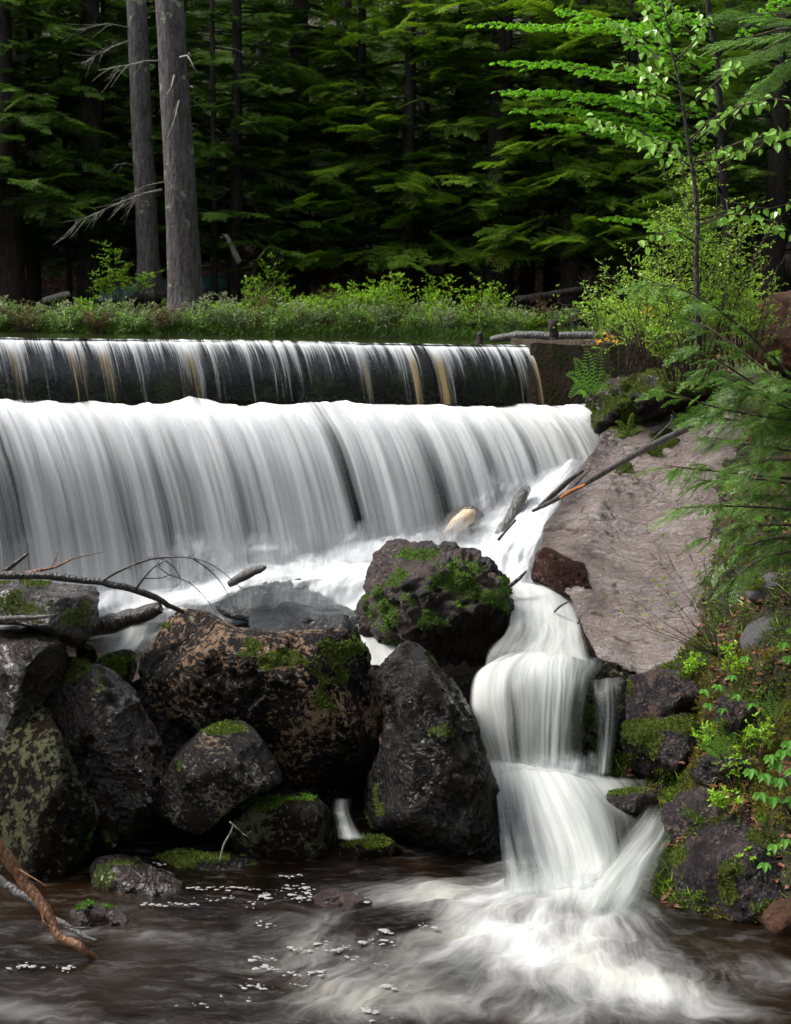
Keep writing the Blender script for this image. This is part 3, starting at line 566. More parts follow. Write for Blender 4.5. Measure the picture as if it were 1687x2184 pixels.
def rock(label, outline, Y, front, thick, mat, moss=(), vox=.024, amp=.035, seed=0, smooth=1, name='boulder', cat='boulder', group=None, mossmat='leafmoss', chunk=.25, knob=.55, up=None, wetf=None, fine=.5, mdens=9000, cuts=19):
    O = [(p[0], p[1], p[2] if len(p) > 2 else 0) for p in outline]; n = len(O)
    I = [(p[0], p[1], -p[2]) for p in front]
    pts = O+I
    vo, _, fo, ov, *_ = geometry.delaunay_2d_cdt([Vector((p[0], -p[1])) for p in pts], [(i, (i+1) % n) for i in range(n)], [], 1, 1e-4)
    V = []; 
    for k, c in enumerate(vo):
        d = pts[ov[k][0]][2] if ov[k] else 0; V.append(P(c.x, -c.y, Y+d))
    F = [tuple(f) for f in fo]
    # back: ring pushed away and shrunk, then a cap
    cu = sum(p[0] for p in O)/n; cv = sum(p[1] for p in O)/n
    idx = {ov[k][0]: k for k in range(len(vo)) if ov[k] and ov[k][0] < n}
    b0 = len(V)
    for i in range(n): V.append(P(cu+(O[i][0]-cu)*.98, cv+(O[i][1]-cv)*.98, Y+O[i][2]+thick*.5))
    b1 = len(V)
    for i in range(n): V.append(P(cu+(O[i][0]-cu)*.7, cv+(O[i][1]-cv)*.7, Y+O[i][2]*.9+thick))
    for i in range(n):
        j = (i+1) % n
        F.append((idx[j], idx[i], b0+i, b0+j)); F.append((b0+j, b0+i, b1+i, b1+j))
    c2, _, f2, ov2, *_ = geometry.delaunay_2d_cdt([Vector((O[i][0], -O[i][1])) for i in range(n)], [(i, (i+1) % n) for i in range(n)], [], 1, 1e-4)
    for f in f2: F.append(tuple(b1+ov2[k][0] for k in reversed(f)))
    me = bpy.data.meshes.new(name); me.from_pydata([tuple(v) for v in V], [], F); me.update()
    bm = bmesh.new(); bm.from_mesh(me); bmesh.ops.recalc_face_normals(bm, faces=bm.faces)
    rc = random.Random(seed*17+3)
    for _ in range(cuts):     # knock flat planes off the block
        d = Vector((rc.gauss(0, .7), -abs(rc.gauss(.6, .5)), rc.gauss(.15, .6))).normalized(); pr = [d.dot(v.co) for v in bm.verts]
        if len(pr) < 5: break
        hi, lo = max(pr), min(pr); bmesh.ops.bisect_plane(bm, geom=bm.verts[:]+bm.edges[:]+bm.faces[:], plane_co=d*(hi-(hi-lo)*rc.uniform(.03, .11)), plane_no=d, clear_outer=True)
        bmesh.ops.holes_fill(bm, edges=[e for e in bm.edges if e.is_boundary], sides=0)
    bm.to_mesh(me); bm.free()
    o = bpy.data.objects.new('tmp', me); link(o)
    m1 = o.modifiers.new('r', 'REMESH'); m1.mode = 'VOXEL'; m1.voxel_size = vox
    m2 = o.modifiers.new('s', 'SMOOTH'); m2.iterations = smooth; m2.factor = .5
    s = Vector((seed*11.3, seed*5.1, seed*3.7))
    e = o.evaluated_get(dg()); me2 = bpy.data.meshes.new_from_object(e); bpy.data.objects.remove(o)
    co = np.empty(len(me2.vertices)*3, dtype=np.float32); me2.vertices.foreach_get('co', co); no = np.empty_like(co)
    me2.vertices.foreach_get('normal', no); co = co.reshape(-1, 3); no = no.reshape(-1, 3)
    h = np.empty(len(co), dtype=np.float32)
    for i, c in enumerate(co):
        q = Vector(c.tolist())+s
        a = noise.fractal(q*2.2, 1, 2, 3); w = noise.voronoi(q*(1/chunk), distance_metric='DISTANCE')[0]
        b = noise.ridged_multi_fractal(q*5, .9, 2.1, 4, 1, 2)-1.0
        f = noise.fractal(q*16, .8, 2.1, 4)
        w2 = noise.voronoi(q*(2.6/chunk), distance_metric='DISTANCE')[0]
        h[i] = amp*(a*.9+(min(w[1]-w[0], .45)-.3)*knob*fine*2+(min(w2[1]-w2[0], .4)-.2)*.45*fine+b*.22)+amp*.2*f
        qq = q*1.5+Vector((a, b, f))*.35; h[i] += amp*.5*(noise.cell(Vector((qq.x+qq.z*.6, qq.y-qq.x*.4, qq.z*1.6+qq.x*.3)))-.0)
    co = co+no*h[:, None]; me2.vertices.foreach_set('co', co.ravel()); me2.update()
    N = len(co); val = np.zeros(N, dtype=np.float32); wet = np.zeros(N, dtype=np.float32)
    if moss or wetf:
        no2 = np.empty(N*3, dtype=np.float32); me2.vertices.foreach_get('normal', no2); no2 = no2.reshape(-1, 3)
        for i, c in enumerate(co):
            p = Vector(c.tolist()); u, v = proj(p); t = 0
            for (mu, mv, ru, rv) in moss:
                t = max(t, 1.25-math.hypot((u-mu)/ru, (v-mv)/rv))
            if t > 0: val[i] = min(1, max(0, t*.7+.85*noise.fractal(p*6+s, 1, 2, 5)+.3*float(no2[i][2])))
            if wetf: wet[i] = min(1, max(0, wetf(u, v)+.4*noise.fractal(p*3, 1, 2, 3)))
    me2.attributes.new('moss', 'FLOAT', 'POINT').data.foreach_set('value', val)
    me2.attributes.new('wet', 'FLOAT', 'POINT').data.foreach_set('value', wet)
    me2.polygons.foreach_set('use_smooth', np.ones(len(me2.polygons), dtype=bool))
    base = P(cu, max(p[1] for p in O), Y+thick*.4)
    world = me2.copy() if moss else None
    me2.materials.clear(); o = mobj(name, me2, mat, base)
    meta(o, label, cat, group)
    if moss:
        moss_tufts(world, val, mdens, M[mossmat], o); bpy.data.meshes.remove(world)
    return o

LB = 'boulders heaped below the dam'
rock('broad black boulder with tan and pale green lichen blotches, largest of the heap',
     [(262, 1462, .1), (290, 1412, .1), (320, 1345, .2), (350, 1310, .3), (400, 1299, .35), (450, 1312, .3), (510, 1338, .3), (575, 1345, .3), (640, 1345, .3), (720, 1345, .3), (765, 1356, .2), (784, 1395, .1), (800, 1450, .05), (822, 1505, .1), (815, 1560, .1), (792, 1615, .1), (760, 1675, .1), (722, 1718, .1), (685, 1705), (640, 1675), (600, 1640), (520, 1600), (440, 1580), (370, 1548), (300, 1505)],
     9.75, [(335, 1365, .05), (400, 1345, .05), (450, 1350, .12), (560, 1372, .2), (680, 1368, .25), (750, 1375, .2), (300, 1455, .1), (430, 1470, .28), (600, 1470, .4), (740, 1500, .38), (420, 1545, .05), (620, 1590, .25), (720, 1620, .25), (770, 1560, .25), (500, 1530, .12), (775, 1430, .25)], .9, M['blacklichen'],
     [(540, 1385, 30, 22), (705, 1420, 45, 55), (740, 1380, 35, 18), (762, 1365, 18, 16), (690, 1500, 30, 40), (350, 1330, 16, 9), (590, 1405, 45, 24)], seed=1, amp=.034, group=LB)
rock('tall wedge-shaped black wet boulder with a flat pale cap, left of the lower cascade',
     [(795, 1440, .15), (822, 1385, .2), (850, 1364, .2), (885, 1362, .25), (918, 1378, .25), (960, 1425, .2), (1005, 1495, .15), (1022, 1540, .1), (1022, 1590), (1050, 1660), (1078, 1710), (1080, 1760, -.05), (1070, 1830, -.1), (1060, 1880, -.1), (960, 1885, -.1), (860, 1850, 0), (800, 1790, .15), (765, 1700, .25), (800, 1600, .25), (822, 1500, .3)],
     9.2, [(840, 1400, 0), (880, 1408, .05), (925, 1412, 0), (870, 1480, .15), (950, 1500, .12), (900, 1600, .28), (990, 1600, .15), (940, 1720, .34), (1030, 1740, .2), (860, 1700, .22), (900, 1820, .28), (1000, 1820, .3)], .8, M['blackwet'],
     [(940, 1560, 30, 20), (790, 1720, 25, 50), (860, 1830, 40, 20), (935, 1405, 25, 12)], seed=2, amp=.034, group=LB, chunk=.4)
rock('round knobbly mossy boulder standing in the white water at the foot of the fall',
     [(770, 1300, .1), (790, 1270, .1), (795, 1215, .1), (815, 1185, .15), (850, 1168, .2), (900, 1163, .25), (950, 1168, .25), (1010, 1180, .25), (1045, 1205, .2), (1060, 1235, .1), (1085, 1262, .1), (1102, 1300, .1), (1100, 1345, .1), (1075, 1375, .1), (1040, 1395, .1), (980, 1412, .1), (930, 1418, .1), (870, 1395, .1), (810, 1370, .1), (780, 1345, .1)],
     10.9, [(870, 1195, .05), (950, 1195, .05), (1020, 1215, .08), (850, 1250, .32), (940, 1260, .42), (1030, 1270, .28), (830, 1320, .3), (930, 1330, .45), (1030, 1335, .3), (1075, 1320, .12)], .9, M['mossyrock'],
     [(900, 1180, 55, 14), (830, 1300, 55, 45), (960, 1250, 50, 60), (930, 1330, 45, 30), (1060, 1270, 28, 40), (1080, 1330, 20, 40), (850, 1240, 20, 30), (880, 1375, 60, 22), (1000, 1240, 40, 40)], seed=3, amp=.075, chunk=.16, fine=.6, knob=1.2, cuts=8, group=LB, mossmat='mossgreen', vox=.02)
rock('flat grey wet slab half veiled by spray, behind the broad lichen boulder',
     [(535, 1268, .35), (600, 1258, .6), (680, 1262, .65), (720, 1285, .6), (775, 1310, .3), (783, 1335, .1), (782, 1400, 0), (700, 1420), (600, 1420), (540, 1400), (530, 1330, .1)],
     11.3, [(560, 1322, .05), (640, 1328, .15), (740, 1318, .1), (765, 1322, .0), (650, 1290, -.3)], .7, M['greywet'], [(768, 1345, 18, 40)], seed=4, amp=.015, group=LB)
rock('low dark hump veiled in spray, left of the grey wet slab',
     [(455, 1290, .1), (500, 1262, .2), (560, 1240, .3), (620, 1230, .3), (700, 1225, .3), (740, 1245, .2), (700, 1300), (560, 1340), (470, 1330)], 11.95, [(560, 1270, .15), (640, 1262, .15)], .6, M['greywet'], seed=5, group=LB, amp=.03)
rock('pale-topped mossy slab at the left edge, on the heap under the long branch',
     [(-60, 1250, .3), (40, 1238, .4), (110, 1240, .45), (205, 1250, .4), (214, 1268, .3), (208, 1310, .15), (185, 1370, .1), (165, 1395, .1), (140, 1375), (100, 1345), (40, 1330), (-60, 1335)],
     9.25, [(-20, 1262, .05), (60, 1272, .1), (120, 1290, .12), (170, 1310, .15), (192, 1290, .0), (60, 1310, .12), (140, 1340, .15)], .9, M['wetshine'],
     [(10, 1275, 60, 28), (60, 1300, 70, 26), (130, 1320, 40, 26), (180, 1330, 18, 55), (75, 1243, 30, 7)], seed=6, amp=.018, group=LB)
rock('glistening wet rock at the left edge, under the pale-topped mossy slab',
     [(-80, 1340, .3), (20, 1335, .3), (90, 1338, .3), (130, 1360, .2), (150, 1400, .15), (140, 1450, .1), (90, 1520), (60, 1600), (30, 1680), (-80, 1750)], 9.0, [(20, 1370, 0), (90, 1400, .05), (40, 1470, .2), (80, 1450, .12), (-20, 1600, .2)], .8, M['wetshine'], [(120, 1390, 18, 22)], seed=7, amp=.04, group=LB, chunk=.3)
rock('shining brown wet boulder between the left front boulder and the broad lichen boulder',
     [(68, 1440, .2), (90, 1412, .25), (150, 1398, .3), (200, 1420, .3), (245, 1432, .3), (270, 1460, .25), (310, 1530, .2), (352, 1590, .15), (366, 1650, .1), (350, 1720), (310, 1790), (250, 1830), (180, 1700), (120, 1560, .1), (80, 1500, .15)],
     9.1, [(130, 1430, .05), (210, 1450, .05), (170, 1500, .22), (260, 1520, .15), (230, 1590, .28), (300, 1620, .15), (260, 1690, .28), (310, 1730, .15)], .8, M['wetshine'], [(110, 1420, 18, 22), (160, 1430, 30, 40), (205, 1465, 20, 30), (350, 1760, 20, 20)], seed=8, amp=.045, chunk=.3, group=LB)
rock('upright dark boulder with olive lichen at the left edge, front row of the heap',
     [(-60, 1640, .1), (10, 1560, .15), (35, 1512, .2), (70, 1502, .2), (105, 1512, .2), (135, 1560, .15), (165, 1640, .1), (195, 1700, .05), (222, 1750), (226, 1800), (200, 1850, -.05), (160, 1900, -.1), (60, 1930, -.15), (-60, 1930, -.15)],
     8.75, [(70, 1545, .05), (90, 1600, .2), (30, 1640, .2), (110, 1700, .3), (160, 1740, .15), (60, 1780, .35), (140, 1830, .25), (40, 1860, .35)], .8, M['darklichen'], [(200, 1800, 20, 40)], seed=9, amp=.035, chunk=.3, group=LB)
rock('grey wedge boulder with moss on its peak, leaning in front of the broad lichen boulder',
     [(312, 1700, .1), (345, 1650, .15), (380, 1600, .2), (420, 1560, .25), (470, 1538, .3), (515, 1532, .3), (545, 1555, .25), (575, 1600, .2), (607, 1650, .15), (600, 1670, .1), (545, 1690), (500, 1720), (460, 1760), (420, 1782), (375, 1760), (330, 1738, .05)],
     8.9, [(400, 1590, .1), (490, 1560, .05), (520, 1560, 0), (440, 1640, .25), (540, 1640, .2), (400, 1720, .28), (500, 1680, .25)], .7, M['greylichen'], [(465, 1550, 45, 14), (510, 1555, 20, 12), (385, 1640, 8, 20)], seed=10, amp=.02, chunk=.35, group=LB)
rock('rounded dark boulder with a green moss patch, below the grey wedge boulder',
     [(490, 1760, .05), (520, 1715, .15), (560, 1692, .2), (620, 1690, .25), (680, 1705, .2), (715, 1745, .15), (727, 1785, .1), (715, 1825), (660, 1855, -.05), (580, 1870, -.1), (500, 1850, -.05), (470, 1800, .1)],
     9.0, [(560, 1725, .1), (640, 1725, .12), (600, 1780, .28), (680, 1780, .18), (530, 1800, .2)], .7, M['darklichen'], [(560, 1712, 55, 16), (640, 1700, 30, 8)], seed=11, amp=.022, group=LB, mossmat='mossgreen')
rock('green mossy rock wedged behind the shining brown boulder',
     [(188, 1430, .1), (215, 1402, .2), (255, 1386, .2), (285, 1388, .2), (290, 1420), (275, 1470), (220, 1470)], 9.75, [(240, 1420, .12)], .5, M['darklichen'], [(240, 1420, 50, 32)], seed=12, amp=.02, group=LB, mossmat='mossgreen', vox=.018)
rock('small dark mossy stone between the pale-topped slab and the green mossy rock',
     [(160, 1385), (180, 1370), (205, 1375), (212, 1400), (200, 1430), (165, 1430)], 9.6, [(185, 1400, .08)], .3, M['darklichen'], [(190, 1375, 14, 10)], seed=13, vox=.015, amp=.015, group=LB)
rock('small mossy stone between the upright boulder and the shining brown boulder',
     [(205, 1750, .1), (230, 1740, .1), (248, 1765, .05), (250, 1800), (230, 1850), (200, 1850)], 8.9, [(228, 1790, .08)], .3, M['darklichen'], [(230, 1790, 20, 30)], seed=14, vox=.015, amp=.015, group=LB)
rock('low flat rock with olive moss on top at the edge of the pool',
     [(290, 1850, .1), (320, 1822, .3), (380, 1812, .35), (460, 1815, .35), (520, 1822, .25), (575, 1838, .15), (608, 1850, .1), (600, 1880, -.05), (500, 1895, -.1), (380, 1900, -.1), (300, 1890)], 8.75, [(360, 1838, 0), (440, 1840, .02), (520, 1850, .03), (440, 1872, .1), (560, 1862, .03)], .5, M['blackwet'], [(420, 1828, 90, 14), (380, 1840, 60, 16), (530, 1843, 40, 8)], seed=15, amp=.018, vox=.018, name='rock', cat='rock', group=LB, mdens=16000)
rock('sloping wet shiny rock entering the pool, left of the low flat mossy rock',
     [(172, 1850, .15), (210, 1822, .25), (260, 1825, .3), (310, 1845, .25), (370, 1865, .15), (432, 1905, .0), (440, 1935, -.1), (360, 1950, -.15), (240, 1950, -.1), (180, 1900)], 8.45, [(250, 1850, .02), (310, 1880, .05), (380, 1905, .06), (260, 1910, .15), (330, 1915, .1)], .5, M['wetshine'], [(265, 1838, 30, 8), (215, 1880, 30, 30)], seed=16, amp=.022, vox=.018, name='rock', cat='rock', group=LB)
rock('small mossy rock standing alone in the pool at left',
     [(140, 1970), (150, 1935, .1), (190, 1920, .12), (230, 1925, .1), (262, 1945, .05), (276, 1975), (270, 2010, -.05), (200, 2025, -.1), (140, 2010)], 7.95, [(200, 1950, .08), (240, 1965, .08), (180, 1980, .1)], .35, M['mossyrock'], [(180, 1925, 40, 12), (225, 1932, 20, 10)], seed=17, amp=.035, chunk=.09, vox=.013, name='rock', cat='rock', mossmat='mossgreen', mdens=14000)
rock('low reddish rock barely breaking the pool surface, in the middle of the foam flecks',
     [(638, 1945), (660, 1912, .05), (710, 1892, .1), (760, 1905, .1), (800, 1925, .05), (800, 1955), (700, 1965)], 8.25, [(700, 1920, .05), (750, 1930, .05)], .3, M['mossyrock'], [(650, 1935, 16, 12)], seed=18, amp=.03, chunk=.08, vox=.014, name='rock', cat='rock', mossmat='mossgreen')
rock('low dark mossy rock between the rounded boulder and the tall black boulder',
     [(715, 1810, .1), (750, 1788, .2), (800, 1780, .2), (850, 1805, .1), (870, 1840), (800, 1860, -.1), (720, 1850)], 9.0, [(780, 1810, .05)], .4, M['darklichen'], [(775, 1795, 50, 14)], seed=19, amp=.02, vox=.018, name='rock', cat='rock', group=LB)
# dark rocks that back the heap, filling the crevices
rock('shadowed black rock deep in the gap behind the grey wedge boulder', [(180, 1480), (300, 1440), (500, 1480), (700, 1560), (860, 1560), (880, 1760), (800, 1850), (400, 1880), (150, 1850)], 9.85, [(400, 1700, .1), (600, 1700, .1)], .5, M['blackwet'], seed=20, amp=.05, vox=.05, group=LB)
# right side
def slabwet(u, v):
    d = min(abs(u-(1300-(v-920)*.62)) if v < 1200 else 999, 999); return max(0, 1-d/55)*.9+(.35 if u < 1290 and 1180 < v < 1300 else 0)
def SY(u, v): return 10.45+(1440-v)*.0058-.0030*max(0, u-1430)-(.28 if u < 1290 else .28*max(0, (1340-u)/50))
SO = [(1283, 925), (1330, 905), (1400, 885), (1480, 835), (1560, 820), (1620, 900), (1650, 1050), (1610, 1200), (1570, 1330), (1520, 1405), (1460, 1452), (1370, 1442), (1275, 1408), (1226, 1305), (1185, 1225), (1140, 1190), (1160, 1120), (1205, 1055), (1245, 990)]
SI = [(1330, 960), (1420, 960), (1520, 930), (1290, 1040), (1400, 1050), (1500, 1040), (1590, 1020), (1250, 1130), (1350, 1150), (1450, 1150), (1550, 1150), (1230, 1200), (1310, 1250), (1400, 1260), (1500, 1260), (1350, 1340), (1440, 1350)]
rock('broad sloping slab of pinkish grey granite beside the right end of the fall',
     [(u, v, SY(u, v)-10.45) for u, v in SO], 10.45, [(u, v, -(SY(u, v)-10.45)+.10) for u, v in SI], .8, M['slab'],
     [(1400, 945, 50, 30), (1330, 1000, 22, 12), (1340, 920, 40, 14), (1480, 860, 110, 40), (1440, 1420, 40, 10)], seed=21, amp=.022, vox=.022, name='rock_slab', cat='rock', wetf=slabwet, chunk=.35, smooth=2, cuts=0, fine=.8, mossmat='leafmoss')
rock('rounded bank mound thick with olive moss, between the concrete abutment and the granite slab',
     [(1250, 880, .3), (1262, 840, .3), (1300, 815, .3), (1380, 800, .3), (1470, 790, .3), (1540, 790, .3), (1550, 850), (1480, 850), (1420, 895), (1340, 915), (1290, 925), (1265, 915)], 13.5, [(1320, 860, .15), (1400, 840, .2), (1480, 820, .2)], .8, M['bankrock'],
     [(1330, 860, 90, 60), (1450, 825, 110, 50)], seed=33, amp=.08, cuts=4, name='mossy_mound', cat='mound')
rock('dark red-brown ledge at the lower left of the granite slab, beside the white chute',
     [(1130, 1235, .3), (1142, 1180, .4), (1165, 1165, .4), (1200, 1185, .35), (1245, 1200, .2), (1262, 1260, 0), (1300, 1320, -.3), (1322, 1378, -.5), (1290, 1385, -.5), (1262, 1370, -.45), (1240, 1300, -.1), (1190, 1260, .1)], 11.2, [(1190, 1215, -.1), (1240, 1250, .0), (1280, 1330, .4)], .4, M['reddark'], seed=22, amp=.02, vox=.018, name='rock', cat='rock')
rock('wet rock shelf under the rounded middle fall',
     [(1000, 1440), (1080, 1402), (1200, 1400, .1), (1330, 1415, .15), (1430, 1425, .1), (1470, 1440), (1470, 1640, -.1), (1330, 1700, -.2), (1050, 1700, -.1)], 10.25, [(1150, 1440, .05), (1300, 1450, .02), (1280, 1620, .18), (1150, 1600, .2), (1400, 1480, .1)], .7, M['darklichen'], [(1350, 1620, 50, 60), (1250, 1560, 30, 60)], seed=23, amp=.03, name='rock_shelf', cat='rock')
rock('purple-grey layered rock to the right of the thin side trickle',
     [(1335, 1445, .1), (1400, 1430, .2), (1480, 1432, .2), (1510, 1470, .1), (1500, 1510), (1440, 1530), (1380, 1540), (1335, 1560)], 9.85, [(1370, 1465, .05), (1450, 1460, .05), (1400, 1500, .12), (1470, 1500, .1)], .6, M['bankrock'], [(1345, 1470, 15, 40), (1470, 1440, 40, 10)], seed=24, amp=.03, vox=.02, name='rock', cat='rock')
rock('dark mossy rock face below the layered rock, right of the side trickle',
     [(1325, 1540, .2), (1400, 1525, .2), (1480, 1520, .15), (1540, 1560, .1), (1545, 1630), (1480, 1665), (1400, 1670), (1330, 1640, .1)], 9.65, [(1380, 1580, .1), (1470, 1580, .12), (1430, 1630, .15)], .6, M['bankrock'], [(1370, 1570, 60, 50), (1440, 1545, 80, 22), (1420, 1655, 70, 16), (1345, 1620, 30, 30)], seed=25, amp=.03, vox=.02, name='rock', cat='rock')
rock('small moss-capped rock at the right edge of the lower cascade',
     [(1288, 1705), (1300, 1688, .1), (1350, 1682, .12), (1400, 1690, .1), (1412, 1715), (1395, 1740, -.05), (1330, 1735, -.05)], 9.15, [(1340, 1703, .05), (1385, 1710, .05)], .35, M['bankrock'], [(1330, 1690, 50, 14)], seed=26, amp=.015, vox=.014, name='rock', cat='rock', mdens=16000)
rock('angular grey stone with yellow-green moss, upper edge of the big lower right rock',
     [(1410, 1770), (1420, 1720, .1), (1450, 1695, .1), (1510, 1680, .1), (1560, 1700, .1), (1570, 1760), (1500, 1800), (1440, 1810)], 8.85, [(1460, 1730, .08), (1520, 1730, .1)], .4, M['bankrock'], [(1480, 1740, 30, 26)], seed=27, amp=.03, vox=.016, name='rock', cat='rock', mossmat='mossgreen')
rock('large wet purple-grey rock with hanging moss where the bank meets the pool, lower right',
     [(1382, 1870, .1), (1410, 1820, .15), (1450, 1780, .2), (1540, 1740, .25), (1640, 1700, .25), (1760, 1690, .2), (1780, 1900, 0), (1760, 2070, -.15), (1600, 2050, -.15), (1480, 2010, -.1), (1410, 1975, -.05), (1395, 1920, 0)],
     8.35, [(1450, 1830, .05), (1550, 1800, .05), (1650, 1770, .05), (1440, 1900, .15), (1540, 1900, .22), (1650, 1880, .2), (1500, 1960, .18), (1620, 1970, .25)], .8, M['bankrock'],
     [(1430, 1820, 40, 22), (1420, 1940, 30, 40), (1500, 1960, 50, 30), (1560, 1880, 30, 50), (1640, 1960, 60, 40), (1480, 1990, 80, 22), (1650, 1790, 50, 30), (1600, 2025, 90, 20)], seed=28, amp=.045, vox=.024, name='rock', cat='rock', chunk=.2)
rock('pinkish crumbly stone at the right edge just above the pool',
     [(1600, 1960), (1625, 1930), (1680, 1915), (1760, 1920), (1760, 2000), (1680, 2010), (1620, 2000)], 8.0, [(1660, 1955, .06)], .3, M['brownrock'], seed=29, amp=.03, vox=.018, name='rock', cat='rock')
rock('dark wet ledge sticking out of the mossy bank above the angular grey stone', [(1480, 1660), (1510, 1610, .1), (1580, 1590, .15), (1650, 1600, .1), (1660, 1660), (1590, 1690), (1510, 1690)], 8.95, [(1550, 1635, .1), (1610, 1640, .1)], .4, M['bankrock'], [(1560, 1600, 60, 14), (1630, 1640, 20, 30)], seed=34, amp=.03, vox=.02, name='rock', cat='rock')
rock('dark mossy ledge in the middle of the bank, right of the layered purple-grey rock', [(1510, 1530), (1530, 1485, .1), (1600, 1470, .15), (1670, 1490, .1), (1680, 1550), (1600, 1570), (1530, 1565)], 9.15, [(1570, 1515, .1), (1640, 1520, .1)], .4, M['bankrock'], [(1590, 1480, 70, 14), (1540, 1540, 20, 20)], seed=35, amp=.03, vox=.02, name='rock', cat='rock')
rock('grey granite boulder at the right edge, above the ferny bank',
     [(1575, 1365), (1590, 1330, .1), (1650, 1305, .2), (1760, 1290, .2), (1780, 1430), (1700, 1450), (1640, 1440), (1590, 1400)], 9.5, [(1640, 1350, .1), (1690, 1390, .12)], .6, M['greyrock'], seed=30, amp=.02, vox=.02)
rock('grey flat-faced boulder at the right edge, under the hemlock boughs',
     [(1590, 1260), (1640, 1225, .1), (1760, 1205, .2), (1780, 1290), (1680, 1290), (1600, 1280)], 9.7, [(1680, 1255, .1)], .5, M['greyrock'], [(1600, 1250, 30, 20)], seed=31, amp=.02, vox=.02)
rock('big rusty brown boulder at the right edge beyond the shrubs',
     [(1590, 740), (1605, 660, .1), (1640, 628, .2), (1700, 612, .2), (1800, 610, .2), (1820, 780), (1700, 800), (1610, 790)], 12.2, [(1650, 690, .2), (1720, 680, .2), (1680, 750, .3)], .9, M['brownrock'], seed=32, amp=.04)

# ------------------------------------------------------------------ vegetation generators
def unit(v): return Vector(v).normalized()
def spray(lv, tb, p0, d, up, L, npair, leafL, leafW, rr, droop=.15, taper=.9, tubes=True, step=None, twr=.0015, leafn=None):
    """one flat hemlock bough: a stem, side twigs in its plane, short leaves along every twig"""
    d = d.normalized(); side = d.cross(up).normalized(); up = side.cross(d).normalized()
    pts = []; k = 7
    for i in range(k):
        t = i/(k-1); pts.append(p0+d*L*t-Vector((0, 0, 1))*droop*L*t*t+side*L*.04*math.sin(t*5+p0.x*9))
    if tubes: tb.add(pts, [twr*3*(1-.8*i/(k-1))+twr*.4 for i in range(k)], 4)
    step = step or leafL*.55
    for j in range(npair*2):
        t = .12+.88*(j/(npair*2)); s = 1 if j % 2 else -1
        x = t*(k-1); a = int(min(x, k-2)); q = pts[a].lerp(pts[a+1], x-a)
        l = L*.42*(1-t)**.8*rr.uniform(.7, 1.2)+L*.05
        dd = (d*rr.uniform(.65, 1.0)+side*s*rr.uniform(.7, 1.0)-Vector((0, 0, rr.uniform(.0, .3)))).normalized()
        n = int(l/step)+1; nu = (up+Vector((rr.gauss(0, .18), rr.gauss(0, .18), 0))).normalized(); sd = dd.cross(nu)
        if tubes and l > .12: tb.add([q, q+dd*l*.95], [twr, twr*.4], 3)
        for i in range(n):
            w = q+dd*(l*i/n)-Vector((0, 0, .1*l*(i/n)**2))
            for ss in (1, -1):
                ld = dd*.55+sd*ss*.8+nu*rr.gauss(.05, .15)
                lv.A.append((w.x, w.y, w.z, ld.x, ld.y, ld.z, nu.x, nu.y, nu.z, leafL*rr.uniform(.7, 1.15)*(1-.4*i/n), leafW))
def hemlock_mesh(H, R, h0, nb, rr, leafL=.075, leafW=.022, fine=6.5):
    tb = Tubes(); lv = Leaves()
    for i in range(nb):
        t = (i+rr.random())/nb; h = h0+(H-h0)*t**1.15; L = R*(1-(h/H)**1.4*.85)*rr.uniform(.6, 1.1); a = rr.uniform(0, 2*PI)
        d = Vector((math.cos(a), math.sin(a), rr.uniform(-.10, .25)))
        up = Vector((0, 0, 1)); p0 = Vector((0, 0, h)); big = 1 if h < fine else 1.9
        # main limb carrying several flat boughs
        lt = rr.uniform(.12, .3)
        for q in range(5 if big == 1 else 3):
            tt = (.12, .32, .5, .66, .8)[q]; dd = (d+Vector((-d.y, d.x, 0))*rr.uniform(-.9, .9)*(q > 0)+Vector((0, 0, rr.uniform(-.35, .1)))).normalized()
            spray(lv, tb, p0+d*L*tt-Vector((0, 0, lt*L*tt*tt)), dd, up+Vector((rr.gauss(0, .4), rr.gauss(0, .4), 0)), L*(.55, .46, .42, .36, .3)[q]*rr.uniform(.7, 1.15), int(10/big), leafL*big, leafW*big, rr, lt, tubes=(big == 1 and q == 0), twr=.004)
        if big == 1: tb.add([p0, p0+d*L*.4-Vector((0, 0, lt*L*.16)), p0+d*L*.9-Vector((0, 0, lt*L*.8))], [.02, .012, .004], 4)
    return tb, lv
def trunk_mesh(pts, radii, n=24, flare=0, jit=.03, sub=5):
    """tapered trunk with root flare; pts are world positions from the base up"""
    tb = Tubes(); P2 = []; R2 = []
    for i in range(len(pts)-1):
        for k in range(sub):
            t = k/sub; P2.append(Vector(pts[i]).lerp(Vector(pts[i+1]), t)); R2.append(radii[i]*(1-t)+radii[i+1]*t)
    P2.append(Vector(pts[-1])); R2.append(radii[-1]); tb.add(P2, R2, n)
    b = P2[0]
    for k, v in enumerate(tb.V):
        hgt = v.z-b.z; ax = Vector((v.x-b.x, v.y-b.y)); an = math.atan2(ax.y, ax.x)
        f = 1+flare*math.exp(-max(0, hgt)/.28)*(.6+.5*math.sin(an*5+1)+.3*math.sin(an*3))+jit*fbm(v*2.5)
        c = P2[min(range(len(P2)), key=lambda i: abs(P2[i].z-v.z))]
        tb.V[k] = Vector((c.x+(v.x-c.x)*f, c.y+(v.y-c.y)*f, v.z))
    return tb.mesh('trunk')
def ground_at(u, Y):
    p = P(u, 700, Y); return Vector((p.x, Y, gz(p.x, Y)))

